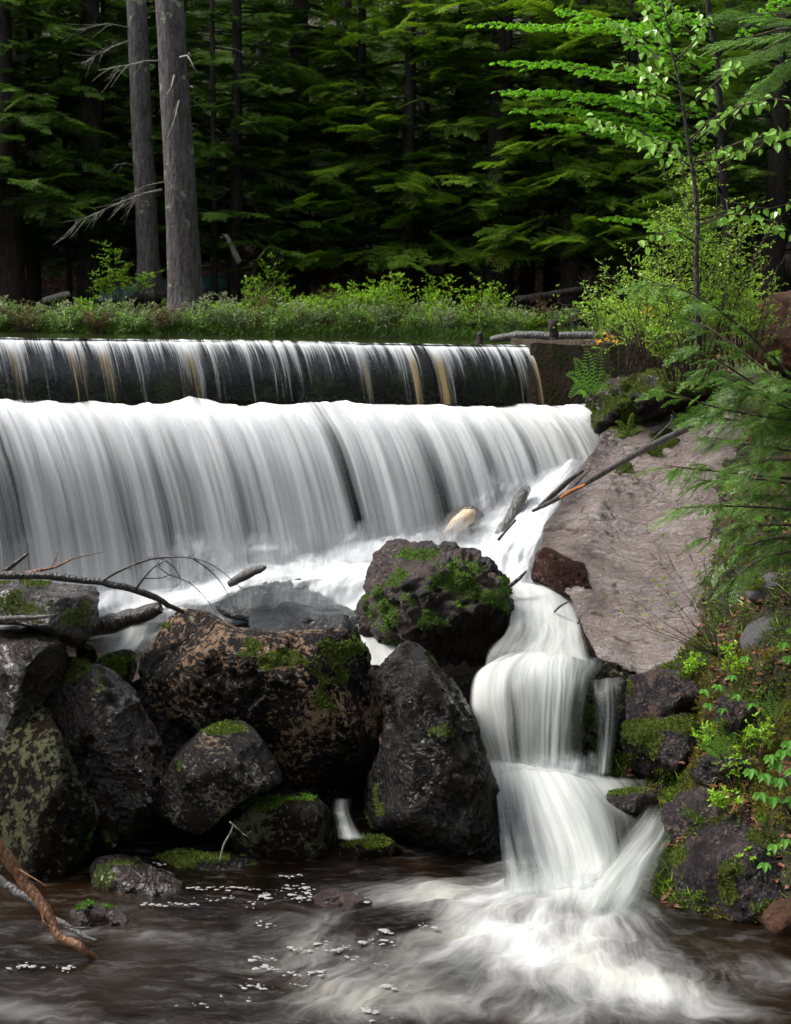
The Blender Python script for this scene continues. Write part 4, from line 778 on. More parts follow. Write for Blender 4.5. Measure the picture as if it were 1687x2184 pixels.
# ---- two grey pines on the far bank
def pine(label, line, Y, radii, branches):
    pts = [P(u, v, Y) for u, v in line]; base = pts[0]; pts.append(pts[-1]+(pts[-1]-pts[-2]).normalized()*5); radii = radii+[radii[-1]*.4]
    t = empty('pine_tree', base); meta(t, label, 'tree', 'grey pines on the far bank')
    mobj('trunk', trunk_mesh(pts, radii, 28, .45), M['pine'], base, t)
    for b, r0, tw in branches:
        tb = Tubes(); q = [P(u, v, Y+dy) for u, v, dy in b]
        tb.add(q, [r0*(1-.75*i/(len(q)-1)) for i in range(len(q))], 6)
        rr = random.Random(int(b[0][0]*7+b[0][1]))
        for _ in range(tw):
            x = rr.uniform(.25, .98)*(len(q)-1); a = min(int(x), len(q)-2); p = q[a].lerp(q[a+1], x-a); dd = (q[a+1]-q[a]).normalized()
            dd = (dd+Vector((rr.gauss(0, .3), rr.gauss(0, .4), rr.gauss(-.05, .35)))).normalized(); l = rr.uniform(.15, .5)
            m_ = p+dd*l*.5+Vector((0, 0, rr.uniform(-.05, .02))); tb.add([p, m_, p+dd*l+Vector((0, 0, rr.uniform(-.12, .03)))], [r0*.3, r0*.2, r0*.1], 4)
        mobj('dead_branch', tb.mesh('dead_branch'), M['deadtwig'], base, t)
    # short branch stubs and knots on the bark
    return t
pine('thicker of two grey pine trunks on the far bank, with a forked dead twig',
     [(397, 690), (395, 640), (390, 500), (385, 400), (378, 280), (370, 150), (361, 0), (357, -90)], 21.0, [.30, .255, .235, .225, .215, .205, .20, .19],
     [([(370, 245, -.25), (382, 215, -.4), (372, 255, -.5), (360, 290, -.5), (352, 300, -.45)], .013, 5), ([(384, 122, -.2), (400, 118, -.5), (410, 135, -.6), (414, 150, -.6)], .016, 2),
      ([(350, 130, 0), (310, 130, -.3), (270, 140, -.5), (210, 150, -.6)], .015, 9), ([(372, 160, -.2), (366, 185, -.45), (355, 200, -.5)], .014, 2), ([(345, 405, 0), (310, 412, -.2), (260, 430, -.5), (160, 475, -.9)], .018, 34), ([(350, 388, 0), (315, 395, -.3), (300, 400, -.4)], .01, 2)])
pine('thinner grey pine trunk standing just left of and behind the thicker pine',
     [(318, 640), (316, 560), (311, 420), (303, 280), (297, 140), (291, 0), (288, -90)], 22.5, [.22, .17, .165, .16, .155, .15, .145],
     [([(280, 60, 0), (230, 50, -.4), (180, 60, -.7)], .012, 10), ([(280, 85, 0), (240, 100, -.4), (200, 120, -.7)], .012, 22), ([(290, 355, 0), (270, 348, -.3), (240, 352, -.5)], .01, 3)])

# ---- hemlocks: four grown, copied through the forest
HM = []
for s in range(4):
    rr = random.Random(50+s); HM.append(hemlock_mesh(11.5, 2.6, 1.75, 130, rr, .062, .021))
HC = [(lv.mesh('crown'), tb.mesh('limbs')) for tb, lv in HM]; 
for c, l in HC: c.materials.append(M['hemlock']); l.materials.append(M['darkbark'])
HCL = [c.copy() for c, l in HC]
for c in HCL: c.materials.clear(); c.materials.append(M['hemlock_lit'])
def htrunk(H, r, rr):
    return trunk_mesh([(0, 0, -.6), (0, 0, 0), (rr.uniform(-.05, .05), 0, 2), (rr.uniform(-.1, .1), 0, 5), (0, 0, H)], [r*1.1, r, r*.85, r*.65, .02], 14, .35, .05, 3)
HT = [htrunk(11.3, r, random.Random(k)) for k, r in enumerate((.14, .2, .27))]
for t_ in HT: t_.materials.append(M['darkbark'])
HG = 'hemlocks of the forest beyond the pond'
def hemlock(pos, rz, sc, k, tk, label, lit=False, sink=0):
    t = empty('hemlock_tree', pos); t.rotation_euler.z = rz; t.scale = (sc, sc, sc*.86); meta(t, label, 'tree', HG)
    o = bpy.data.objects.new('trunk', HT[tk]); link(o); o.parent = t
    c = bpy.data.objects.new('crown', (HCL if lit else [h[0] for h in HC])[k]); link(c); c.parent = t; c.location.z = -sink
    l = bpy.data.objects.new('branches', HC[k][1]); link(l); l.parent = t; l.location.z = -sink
    return t
near = [  # u, Y, trunk kind, scale, lit, sink, label
 (25, 22.6, 2, 1.0, 0, 0, 'broad dark hemlock trunk at the left edge of the far bank'),
 (75, 24.2, 0, .95, 0, 0, 'slim dark hemlock second from the left edge, beside the broad dark trunk'),
 (200, 23.6, 2, 1.0, 0, 0, 'dark hemlock standing behind the teal canoe, left of the two grey pines'),
 (500, 23.4, 0, .95, 0, .2, 'hemlock just right of the thicker grey pine, boughs touching its trunk'),
 (640, 24.6, 1, 1.0, 0, .2, 'dark green hemlock behind the pale dead log stub, in the middle of the far bank'),
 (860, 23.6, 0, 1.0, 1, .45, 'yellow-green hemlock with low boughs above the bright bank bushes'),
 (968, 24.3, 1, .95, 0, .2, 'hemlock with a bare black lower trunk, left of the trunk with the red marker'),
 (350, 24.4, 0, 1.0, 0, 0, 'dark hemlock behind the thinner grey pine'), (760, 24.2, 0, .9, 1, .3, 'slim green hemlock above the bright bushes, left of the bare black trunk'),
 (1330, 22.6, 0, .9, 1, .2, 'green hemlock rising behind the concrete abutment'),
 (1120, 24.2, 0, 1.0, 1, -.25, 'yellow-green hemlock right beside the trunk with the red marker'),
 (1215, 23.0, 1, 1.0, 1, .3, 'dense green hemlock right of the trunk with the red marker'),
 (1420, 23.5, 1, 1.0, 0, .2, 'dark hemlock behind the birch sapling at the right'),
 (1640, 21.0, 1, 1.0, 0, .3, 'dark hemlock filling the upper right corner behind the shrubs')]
rr = random.Random(5)
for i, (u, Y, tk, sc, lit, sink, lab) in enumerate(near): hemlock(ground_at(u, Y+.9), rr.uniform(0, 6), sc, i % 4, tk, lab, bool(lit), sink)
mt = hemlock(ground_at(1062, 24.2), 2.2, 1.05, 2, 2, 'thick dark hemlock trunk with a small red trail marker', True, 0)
q = P(1060, 525, 23.85); bmx = bmesh.new(); bmesh.ops.create_cube(bmx, size=1); me = bpy.data.meshes.new('trail_marker')
for v_ in bmx.verts: v_.co = Vector((v_.co.x*.11, v_.co.y*.02, v_.co.z*.08))
bmesh.ops.bevel(bmx, geom=bmx.edges[:], offset=.004); bmx.to_mesh(me); bmx.free(); me.materials.append(M['marker'])
o = bpy.data.objects.new('trail_marker', me); link(o); o.parent = mt; o.matrix_parent_inverse = Matrix.Identity(4)
o.location = (Matrix.Rotation(-2.2, 4, 'Z') @ (q-mt.location))/1.05; o.rotation_euler.z = -2.2
k = 0
for Y, du, off in ((26.5, 260, 40), (29.5, 250, 150), (33, 230, 60), (38, 220, 0), (45, 200, 100)):
    u = -150+off
    while u < 1900:
        uu = u+rr.uniform(-60, 60); yy = Y+rr.uniform(-1, 1); k += 1
        hemlock(ground_at(uu, yy), rr.uniform(0, 6), rr.uniform(.8, .95), k % 4, rr.randrange(3), 'dark hemlock deep in the shaded forest behind the front row of trees', False, rr.uniform(0, .5)); u += du
# bare thin trunks in the forest gloom
for u, Y, r, top, lab in ((150, 24.8, .05, (120, -40), 'thin bare dark trunk left of the canoe'), (215, 25, .06, (220, -40), 'thin bare trunk just behind the teal canoe'), (458, 24, .06, (452, -40), 'thin bare trunk right of the thicker grey pine'),
                          (760, 25, .07, (775, -60), 'thin bare trunk above the bright bank bushes'), (905, 26, .08, (915, -60), 'thin dark trunk left of the bare black hemlock trunk')):
    b = ground_at(u, Y); pts = [b-Vector((0, 0, .4)), b, P(u+(top[0]-u)*.3, 350, Y), P(top[0], top[1], Y)]
    t = empty('dead_tree', b); meta(t, lab, 'tree'); mobj('trunk', trunk_mesh(pts, [r*1.3, r, r*.8, r*.6], 10, .2), M['darkbark'], b, t)
    for _ in range(14):
        s = random.uniform(.1, 1); p = pts[1].lerp(pts[3], s); a = random.uniform(0, 2*PI); l = random.uniform(.3, .9); d = Vector((math.cos(a), math.sin(a), random.uniform(-.3, .2)))
        tb = Tubes(); tb.add([p, p+d*l*.5, p+d*l-Vector((0, 0, .1))], [.009, .006, .002], 4)
        mobj('dead_branch', tb.mesh('dead_branch'), M['deadtwig'], b, t)

# ---- unseen wood added round the clearing: blocks low sky light, covers bare hillside edges
def sky_block_wood():
    lv = Leaves(); tb = Tubes(); rr = random.Random(99)
    for k in range(150):
        side = k % 3 if k < 95 else 3+k % 2
        if side == 0: x, y = rr.uniform(-30, -18), rr.uniform(-12, 22)
        elif side == 1: x, y = rr.uniform(8.5, 18), rr.uniform(-12, 22)
        else: x, y = rr.uniform(-15, 12), rr.uniform(-18, -8)
        if side == 3: x, y = rr.uniform(-22, -8.5), rr.uniform(22, 36)
        if side == 4: x, y = rr.uniform(8, 20), rr.uniform(20, 36)
        if y > 0 and abs(x)/y < (.42 if side < 3 else .385): continue
        H = rr.uniform(11, 15); z0 = -1 if side != 1 else 1; tb.add([(x, y, z0-3), (x, y, z0+H*.5), (x, y, z0+H)], [.22, .14, .02], 8)
        for _ in range(520):
            t = rr.random(); h = z0+.5+(H-.5)*t; R = 2.9*(1-t)**.75+.2; a = rr.uniform(0, 2*PI); q = R*math.sqrt(rr.random())
            lv.A.append((x+math.cos(a)*q, y+math.sin(a)*q, h, math.cos(a), math.sin(a), rr.uniform(-.5, .1), rr.gauss(0, .4), rr.gauss(0, .4), 1, rr.uniform(.5, .9), .38))
    o = mobj('wood', lv.mesh('wood'), M['hemlock'], (0, -6, 0)); meta(o, 'unseen hemlock wood added beside and behind the viewpoint to block low sky light', 'wood', kind='stuff'); mobj('trunks', tb.mesh('trunks'), M['darkbark'], (0, -6, 0), o)['kind'] = 'stuff'
sky_block_wood()
# ---- shrubs
def shrub(name, label, cat, base, H, Rr, nst, leaf, lw, mat, rr, dens=26, twl=.35, upb=.6, group=None, stemmat='twig', sr=.008, shape='rhomb', bare=.25):
    tb = Tubes(); lv = Leaves(); base = Vector(base)
    for _ in range(nst):
        a = rr.uniform(0, 2*PI); rad = Rr*math.sqrt(rr.random()); h = H*rr.uniform(.55, 1)*(1-.35*(rad/Rr)**2)
        top = base+Vector((math.cos(a)*rad, math.sin(a)*rad, h)); mid = base.lerp(top, .5)+Vector((rr.gauss(0, .06)*H, rr.gauss(0, .06)*H, .08*h))
        b0 = base+Vector((math.cos(a)*rad*.25, math.sin(a)*rad*.25, -.05)); pts = [b0, b0.lerp(mid, .6), mid, mid.lerp(top, .55), top]
        tb.add(pts, [sr, sr*.8, sr*.6, sr*.4, sr*.2], 4)
        for j in range(int(dens)):
            s = bare+(1-bare)*rr.random(); x = s*4; i = min(int(x), 3); p = pts[i].lerp(pts[i+1], x-i); ang = rr.uniform(0, 2*PI)
            d = Vector((math.cos(ang), math.sin(ang), rr.uniform(.1, 1.1)*upb)).normalized(); l = twl*H*rr.uniform(.25, .7)*(1.2-s*.7)
            e = p+d*l; 
            if l > .06: tb.add([p, p.lerp(e, .5)+Vector((0, 0, .02*l)), e], [sr*.3, sr*.22, sr*.12], 3)
            for m_ in range(max(2, int(l/(leaf*.8)))+2):
                w = p.lerp(e, (m_+.5)/(max(2, int(l/(leaf*.8)))+2)) if m_ else e
                ld = (d*.5+Vector((rr.gauss(0, .6), rr.gauss(0, .6), rr.gauss(.25, .4)))).normalized()
                lv.A.append((w.x, w.y, w.z, ld.x, ld.y, ld.z, rr.gauss(0, .5), rr.gauss(0, .5), 1, leaf*rr.uniform(.6, 1.15), lw*rr.uniform(.8, 1.1)))
    t = empty(name, base); meta(t, label, cat, group)
    mobj('stems', tb.mesh('stems'), M[stemmat], base, t); mobj('foliage', lv.mesh('foliage', shape), M[mat], base, t); return t
rr = random.Random(21)
# bright bushes along the far bank
BG = 'low bushes along the far bank of the pond'
def where(u):
    for lim, s in ((110, 'at the far left'), (330, 'left of the grey pines'), (500, 'at the foot of the thicker grey pine'), (700, 'right of the thicker grey pine'), (900, 'in the middle of the bank'), (1080, 'below the trunk with the red marker'), (3000, 'near the right end of the bank')):
        if u < lim: return s
kinds = [('bush', 'bright green bush'), ('bushdark', 'dull green bush'), ('bushpale', 'pale flowering bush'), ('bushred', 'reddish heath bush')]
BL = []
for i in range(17):
    u = 500+i*38; BL.append((u, (22.0, 21.6, 22.3)[i % 3], (.8, .6, 1.05)[i % 3]*(.6+.5*((i*7) % 5)/4)*(1 if 560 < u < 1080 else .7)*(1.15 if 640 < u < 860 else 1), .42, 0))
for i in range(50):
    u = -20+i*25; BL.append((u, 20.3+.2*(i % 3)+u*.0005, (.44, .56, .50, .6)[i % 4]*(1 if u > 440 else .8), .36, (1, 2, 1, 3, 1, 2)[i % 6] if u < 480 else (1, 2, 0, 2, 1, 3)[i % 6]))
for i in range(9):
    u = 15+i*58; BL.append((u, 21.5, .42, .36, (1, 3, 1, 0)[i % 4]))
LM = [(130, 'the broad dark trunk'), (290, 'the teal canoe'), (345, 'the thinner grey pine'), (440, 'the thicker grey pine'), (520, 'the small weathered stump'), (620, 'the pale leaning stub'), (800, 'the lone bright sapling'), (940, 'the black stake stub'), (1050, 'the bare black trunk'), (1150, 'the trunk with the red marker'), (3000, 'the pale log by the abutment')]
seenl = {}
for u, Y, H, R_, kd in BL:
    yy = Y
    if Y < 21.3: xx = P(u, 700, Y).x; yy = shore(xx)+.05+(Y-20.3)*.9
    b = ground_at(u, yy); b.z = max(b.z, ZPOND+.01); lab = kinds[kd][1]+(' at the water edge' if Y < 21.3 else ' in the back row')+' by '+next(s_ for l_, s_ in LM if u < l_)
    seenl[lab] = seenl.get(lab, 0)+1
    if seenl[lab] > 1: lab += (', second one right', ', third one right', ', fourth one right', ', fifth one right', ', sixth one right')[min(4, seenl[lab]-2)]
    if len(lab.split()) > 16: lab = lab.replace(' at the water edge', ' in front').replace('flowering ', '').replace('lone bright', 'lone').replace(' in the back row', ' behind').replace('pale flowering', 'pale').replace('the bare black hemlock trunk', 'the bare hemlock trunk')
    shrub('bush', lab, 'bush', b, H, R_, 15, .055 if kd == 0 else .04, .026 if kd == 0 else .02, kinds[kd][0], rr, 12, .45, .9, BG, sr=.005, bare=.05)
# small leafy saplings on the bank
shrub('sapling', 'bright green leafy sapling left of the thinner grey pine, above the canoe', 'sapling', ground_at(258, 22.0), 1.35, .55, 9, .05, .03, 'bush', rr, 22, .4, .5, sr=.01, bare=.5)
shrub('sapling', 'small pale green sapling with a bent stem, right of the thicker grey pine', 'sapling', ground_at(535, 21.7), .95, .22, 4, .06, .035, 'shrub', rr, 16, .3, .5, sr=.01, bare=.5)
shrub('sapling', 'lone bright sapling sticking up above the bushes in the middle of the bank', 'sapling', ground_at(820, 22.0), 1.25, .25, 4, .055, .035, 'bush', rr, 14, .3, .5, sr=.01, bare=.6)
# litter and grass on the far bank
def scatter(name, label, pts, leafL, leafW, mat, rr, per, spread, up=1.0, shape='rhomb'):
    lv = Leaves()
    for p in pts:
        for _ in range(per):
            q = p+Vector((rr.gauss(0, spread), rr.gauss(0, spread), 0)); q.z = gz(q.x, q.y) if name != 'x' else q.z
            lv.A.append((q.x, q.y, q.z, rr.gauss(0, .5), rr.gauss(0, .5), up*rr.uniform(.2, 1), rr.gauss(0, 1), rr.gauss(0, 1), .4, leafL*rr.uniform(.5, 1.2), leafW))
    o = mobj(name, lv.mesh(name, shape), M[mat], pts[0]); meta(o, label, 'ground cover', kind='stuff'); return o
pp = [ground_at(rr.uniform(-60, 1350), rr.uniform(20.5, 22.3)) for _ in range(700)]
scatter('grass', 'short grass and heath along the edge of the pond', pp, .12, .012, 'bushdark', rr, 14, .15)
pp = []
for _ in range(900):
    u_ = rr.uniform(-60, 1350); x_ = P(u_, 700, 20.4).x; y_ = shore(x_)+rr.uniform(.08, .5); pp.append(Vector((x_, y_, max(gz(x_, y_), ZPOND))))
scatter('grass', 'dark sedge hanging over the far edge of the pond', pp, .13, .014, 'hemlock', rr, 14, .1)
pp = [ground_at(rr.uniform(-100, 1750), rr.uniform(22.3, 30)) for _ in range(2500)]
scatter('leaf_litter', 'brown dead leaves on the forest floor', pp, .09, .05, 'litter', rr, 9, .25, .25)

# ---- maple with flat layered branches at the upper right
def maple():
    Y0 = 17.0; base = P(1560, 700, 17.6); base.z = gz(base.x, 17.6)
    t = empty('maple_tree', base); meta(t, 'young maple with flat layers of bright green leaves reaching left from the upper right', 'tree')
    trunk = [base-Vector((0, 0, .3)), P(1555, 560, 17.6), P(1540, 350, 17.6), P(1530, 150, 17.6), P(1500, -60, 17.6), P(1490, -200, 17.6)]
    mobj('trunk', trunk_mesh(trunk, [.07, .055, .05, .04, .03, .02], 10, .2), M['darkbark'], base, t)
    tb = Tubes(); lv = Leaves(); rr = random.Random(3)
    br = [([(1530, 60), (1400, 50), (1200, 55), (1015, 50)], 16.5), ([(1535, 150), (1380, 85), (1260, 35), (1190, 20)], 17.3), ([(1535, 230), (1380, 170), (1200, 135), (1052, 132)], 16.8), ([(1535, 250), (1330, 215), (1180, 195), (1065, 192)], 16.3),
          ([(1540, 320), (1380, 265), (1230, 232), (1100, 235)], 16.6), ([(1540, 300), (1400, 240), (1300, 205), (1210, 200)], 17.2), ([(1545, 350), (1400, 300), (1260, 272), (1150, 262)], 16.2), ([(1550, 560), (1480, 500), (1380, 470), (1290, 462)], 16.6),
          ([(1530, 100), (1470, 60), (1430, 20), (1380, -10)], 16.4), ([(1530, 180), (1480, 140), (1420, 110), (1340, 95)], 16.8), ([(1530, 120), (1590, 60), (1640, 20), (1690, -20)], 17.2), ([(1540, 300), (1600, 200), (1660, 150), (1720, 120)], 17.4), ([(1540, 260), (1480, 240), (1440, 225), (1390, 215)], 17.1),
          ([(1545, 420), (1480, 320), (1430, 290), (1370, 285)], 17.0)]
    for pts, Yb in br:
        q = [P(u, v, 17.6+(Yb-17.6)*i/3) for i, (u, v) in enumerate(pts)]; tb.add(q, [.02, .014, .009, .003], 5)
        L = (q[-1]-q[0]).length
        for s in np.arange(.22, 1.0, .045/ max(.5, L)*1.6):
            x = s*3; i = min(int(x), 2); p = q[i].lerp(q[i+1], x-i); d = (q[i+1]-q[i]).normalized(); sd = d.cross(Vector((0, 0, 1))).normalized()
            for ss in (-1, 1):
                l = (1-s)*.55*rr.uniform(.4, 1)+.08; e = p+(d*.7+sd*ss).normalized()*l-Vector((0, 0, .04*l)); tb.add([p, e], [.004, .0015], 3)
                nn = int(l/.055)+1
                for k_ in range(nn):
                    if rr.random() < .3: continue
                    w = p.lerp(e, (k_+1)/nn)+Vector((0, 0, rr.gauss(0, .012))); an0 = rr.uniform(0, 2*PI); Ls = rr.uniform(.055, .085)
                    for lob in (-1.0, -.5, 0, .5, 1.0):     # palmate leaf: five drooping lobes
                        an = an0+lob; ll = Ls*(1-.28*abs(lob)); lv.A.append((w.x, w.y, w.z, math.cos(an), math.sin(an), -.35, rr.gauss(0, .1), rr.gauss(0, .1), 1, ll, ll*.38))
    mobj('branches', tb.mesh('branches'), M['darkbark'], base, t); mobj('foliage', lv.mesh('foliage', bend=.2), M['maple'], base, t)
maple()

# ---- birch sapling, shiny hanging leaves
def birch():
    Y = 9.3; st = [(1492, 760), (1487, 650), (1484, 560), (1487, 470), (1480, 380), (1470, 320), (1458, 240), (1450, 180), (1432, 110), (1425, 60), (1412, 10), (1405, -40)]
    base = P(1492, 760, Y); t = empty('birch_sapling', base); meta(t, 'slender birch sapling with shiny rounded leaves on a thin dark stem', 'sapling')
    tb = Tubes(); tb.add([P(u, v, Y) for u, v in st], [.019-.0014*i for i in range(len(st))], 8); mobj('stem', tb.mesh('stem'), M['wetwood'], base, t)
    tb = Tubes(); lv = Leaves(); rr = random.Random(8)
    br = [([(1478, 348), (1440, 308), (1380, 288), (1310, 270), (1245, 253)], -.3, 42), ([(1480, 362), (1440, 330), (1400, 318), (1360, 300)], .2, 14), ([(1480, 340), (1540, 318), (1610, 290), (1690, 278)], -.4, 34), ([(1480, 345), (1560, 335), (1640, 300), (1700, 270)], .3, 20),
          ([(1452, 190), (1400, 160), (1360, 140), (1310, 130)], -.3, 26), ([(1450, 180), (1400, 120), (1340, 70), (1290, 40)], .2, 24), ([(1432, 100), (1400, 60), (1370, 10)], -.3, 20), ([(1440, 130), (1480, 90), (1500, 60), (1490, 20)], .3, 20),
          ([(1462, 240), (1510, 190), (1545, 160), (1570, 125)], -.3, 26), ([(1470, 310), (1510, 260), (1560, 230), (1640, 212)], .3, 26), ([(1485, 300), (1580, 225), (1640, 210), (1700, 215)], -.5, 14), ([(1460, 230), (1400, 200), (1360, 195), (1330, 200)], -.1, 18),
          ([(1487, 480), (1560, 455), (1640, 470), (1700, 500)], -.2, 22), ([(1487, 470), (1580, 440), (1640, 445), (1700, 430)], .3, 12), ([(1487, 520), (1440, 490), (1400, 500), (1350, 540)], -.2, 12), ([(1425, 60), (1440, 30), (1430, 0), (1420, -30)], .1, 14), ([(1470, 300), (1500, 270), (1515, 250)], -.1, 6)]
    for pts, dy, n in br:
        q = [P(u, v, Y+dy*i/(len(pts)-1)) for i, (u, v) in enumerate(pts)]; tb.add(q, [.006*(1-.8*i/(len(q)-1))+.001 for i in range(len(q))], 5)
        for k_ in range(n):
            s = .18+.82*(k_+rr.random()*.6)/n; x = min(s, .999)*(len(q)-1); i = int(x); p = q[i].lerp(q[i+1], x-i)+Vector((rr.gauss(0, .018), rr.gauss(0, .04), rr.gauss(0, .018)))
            d = Vector((rr.gauss(0, .45), rr.gauss(-.1, .5), -.55+rr.gauss(0, .35))).normalized()
            nn = Vector((rr.gauss(0, .5), rr.gauss(-.7, .5), rr.gauss(.7, .4))); e = p+d*.012; tb.add([p, e], [.001, .0008], 3); L = rr.uniform(.045, .068)
            lv.A.append((e.x, e.y, e.z, d.x, d.y, d.z, nn.x, nn.y, nn.z, L, L*.72))
    mobj('branches', tb.mesh('branches'), M['twig'], base, t); mobj('foliage', lv.mesh('foliage', 'ovate'), M['birchleaf'], base, t)
birch()

# ---- right bank
R_ = [
 [(1330, 2010, 8.4), (1420, 2020, 8.25), (1520, 2040, 8.1), (1640, 2065, 7.9), (1800, 2110, 7.7), (2000, 2160, 7.5)],
 [(1400, 1880, 8.9), (1430, 1850, 8.75), (1520, 1830, 8.6), (1640, 1800, 8.45), (1800, 1800, 8.2), (2000, 1790, 7.9)],
 [(1400, 1750, 9.35), (1450, 1720, 9.2), (1540, 1680, 9.0), (1640, 1640, 8.8), (1800, 1620, 8.5), (2000, 1600, 8.2)],
 [(1330, 1660, 10.1), (1440, 1620, 9.9), (1530, 1570, 9.45), (1640, 1520, 9.1), (1800, 1490, 8.8), (2000, 1450, 8.4)],
 [(1330, 1500, 10.5), (1440, 1460, 10.3), (1530, 1430, 9.9), (1640, 1390, 9.5), (1800, 1360, 9.1), (2000, 1320, 8.7)],
 [(1400, 1350, 11.3), (1480, 1340, 11.0), (1560, 1290, 10.4), (1640, 1240, 9.9), (1800, 1200, 9.5), (2000, 1160, 9.0)],
 [(1360, 1150, 12.6), (1480, 1130, 12.1), (1580, 1100, 11.4), (1680, 1060, 10.8), (1800, 1030, 10.2), (2000, 1000, 9.6)],
 [(1290, 980, 14.3), (1400, 960, 13.9), (1560, 940, 13.0), (1680, 910, 12.0), (1800, 880, 11.3), (2000, 850, 10.4)],
 [(1262, 870, 14.6), (1380, 845, 14.4), (1500, 810, 14.1), (1640, 790, 13.3), (1800, 770, 12.4), (2000, 740, 11.4)],
 [(1268, 800, 14.85), (1380, 775, 14.7), (1500, 755, 14.5), (1640, 730, 14.2), (1800, 710, 13.6), (2000, 690, 12.8)],
 [(1290, 735, 15.4), (1400, 720, 15.4), (1520, 705, 15.4), (1640, 690, 15.4), (1800, 680, 15.2), (2000, 665, 14.8)],
 [(1290, 735, 17.5), (1400, 720, 17.5), (1520, 705, 17.5), (1640, 695, 17.5), (1800, 690, 17.5), (2000, 680, 17.5)]]
A = np.array([[tuple(P(*c)) for c in r] for r in R_]); A = resample(A, 190); A = np.swapaxes(resample(np.swapaxes(A, 0, 1), 120), 0, 1)
BV = []
for i in range(190):
    for j in range(120):
        p = Vector(A[i, j]); BV.append(p+Vector((-.5, -.5, .7))*(.14*noise.fractal(p*1.6, 1, 2, 4)+.06*(noise.ridged_multi_fractal(p*4, .9, 2, 4, 1, 2)-1)))
me = npmesh('bank', BV, [(i*120+j, i*120+j+1, (i+1)*120+j+1, (i+1)*120+j) for i in range(189) for j in range(119)])
bank = meta(mobj('bank', me, M['bank'], tuple(P(1640, 1400, 9.5))), kind='structure')
def bankpt(i, j): return BV[int(i)*120+int(j)]
def at(u, v):   # nearest point of the bank surface to a picture position
    best = None
    for k in range(0, len(BV), 3):
        p = BV[k]; a, b = proj(p); d = (a-u)**2+(b-v)**2
        if best is None or d < best[0]: best = (d, p)
    return best[1].copy()
rr = random.Random(77); mA = Leaves(); mB = Leaves(); gr = Leaves(); lt = Leaves()
for _ in range(60000):
    i, j = rr.uniform(0, 188.9), rr.uniform(0, 118.9); p = bankpt(i, j)+Vector((rr.uniform(-.02, .02), rr.uniform(-.02, .02), 0)); u, v = proj(p)
    if u > 1740 or u < 1200 or i < 6: continue
    w = noise.fractal(p*3, 1, 2, 3); w2 = noise.fractal(p*1.7+Vector((9, 9, 9)), 1, 2, 3)
    if w > -.1:
        L_ = mA if w2 > -.05 else mB
        for _k in range(3):
            L = rr.uniform(.014, .035); L_.A.append((p.x+rr.gauss(0, .012), p.y+rr.gauss(0, .012), p.z, rr.gauss(-.2, .5), rr.gauss(-.3, .5), rr.uniform(.1, 1), rr.gauss(0, 1), rr.gauss(0, 1), .6, L, L*.4))
    elif rr.random() < .35: lt.A.append((p.x, p.y, p.z+.01, rr.gauss(0, 1), rr.gauss(0, 1), rr.gauss(.2, .3), rr.gauss(0, .5), rr.gauss(0, .5), 1, rr.uniform(.03, .07), .028))
    if w2 > .12 and rr.random() < .08 and 1390 < v or (w2 > .1 and rr.random() < .05):
        L = rr.uniform(.05, .14); gr.A.append((p.x, p.y, p.z, rr.gauss(-.2, .5), rr.gauss(-.2, .5), rr.uniform(.2, 1), rr.gauss(0, 1), rr.gauss(0, 1), .3, L, .007))
for lv_, nm, mt_, lab in ((mA, 'moss', 'leafmoss', 'olive green moss covering the right bank'), (mB, 'moss', 'mossgold', 'golden brown moss covering the right bank in patches'), (gr, 'grass', 'shrub', 'sparse bright grass blades on the right bank'), (lt, 'leaf_litter', 'litter', 'brown dead leaves lying on the right bank')):
    meta(mobj(nm, lv_.mesh(nm), M[mt_], tuple(bank.location)), lab, 'ground cover', kind='stuff')

# large shrub and its neighbours on the right
b = P(1490, 800, 11.8); shrub('shrub', 'tall airy shrub with small yellow-green leaves surrounding the birch stem', 'shrub', b, 2.0, .62, 30, .038, .016, 'shrub', rr, 30, .20, .7, sr=.008, bare=.25)
b = P(1400, 770, 12.4); shrub('shrub', 'shrub leaning left over the concrete abutment, below the tall airy shrub', 'shrub', b, 1.15, .75, 22, .036, .015, 'shrub', rr, 18, .25, .5, sr=.007, bare=.3)
b = P(1590, 770, 12.2); shrub('shrub', 'leafy shrub in front of the rusty brown boulder, right of the birch stem', 'shrub', b, .95, .5, 16, .032, .013, 'shrub', rr, 16, .25, .6, sr=.007, bare=.25)
for u_, v_, Y_, H_, lab_ in ((1455, 800, 12.0, .85, 'dense bright bush at the foot of the birch stem'), (1560, 745, 12.6, .8, 'bright bush right of the birch stem, touching the rusty brown boulder'), (1375, 745, 13.0, .7, 'yellow-green bush behind the right half of the abutment'), (1300, 720, 14.6, .55, 'small bush on top of the abutment beside the dark upright post')):
    shrub('shrub', lab_, 'shrub', P(u_, v_, Y_), H_, .42, 20, .042, .02, 'shrub', rr, 16, .3, .7, sr=.005, bare=.15)
b = P(1330, 790, 13.2); shrub('shrub', 'thin twiggy shrub with few pale leaves, beside the fern on the abutment', 'shrub', b, .75, .5, 12, .036, .016, 'shrub', rr, 7, .3, .5, sr=.007, bare=.3)
b = P(1440, 800, 12.6); shrub('shrub', 'low reddish twiggy shrub under the tall airy shrub', 'shrub', b, .6, .6, 16, .03, .014, 'bushred', rr, 12, .3, .5, sr=.006, bare=.3)
b = P(1285, 700, 13.9); b = P(1300, 742, 14.0)
for u, v, lab in ((1292, 705, 'small plant with yellow-orange leaves on the abutment top'), (1370, 650, 'small plant with yellow leaves at the middle of the tall shrub')):
    shrub('plant', lab, 'plant', P(u, v+60, 12.6), .32, .14, 4, .04, .025, 'yellow', rr, 2, .3, .6, sr=.003, bare=.7)
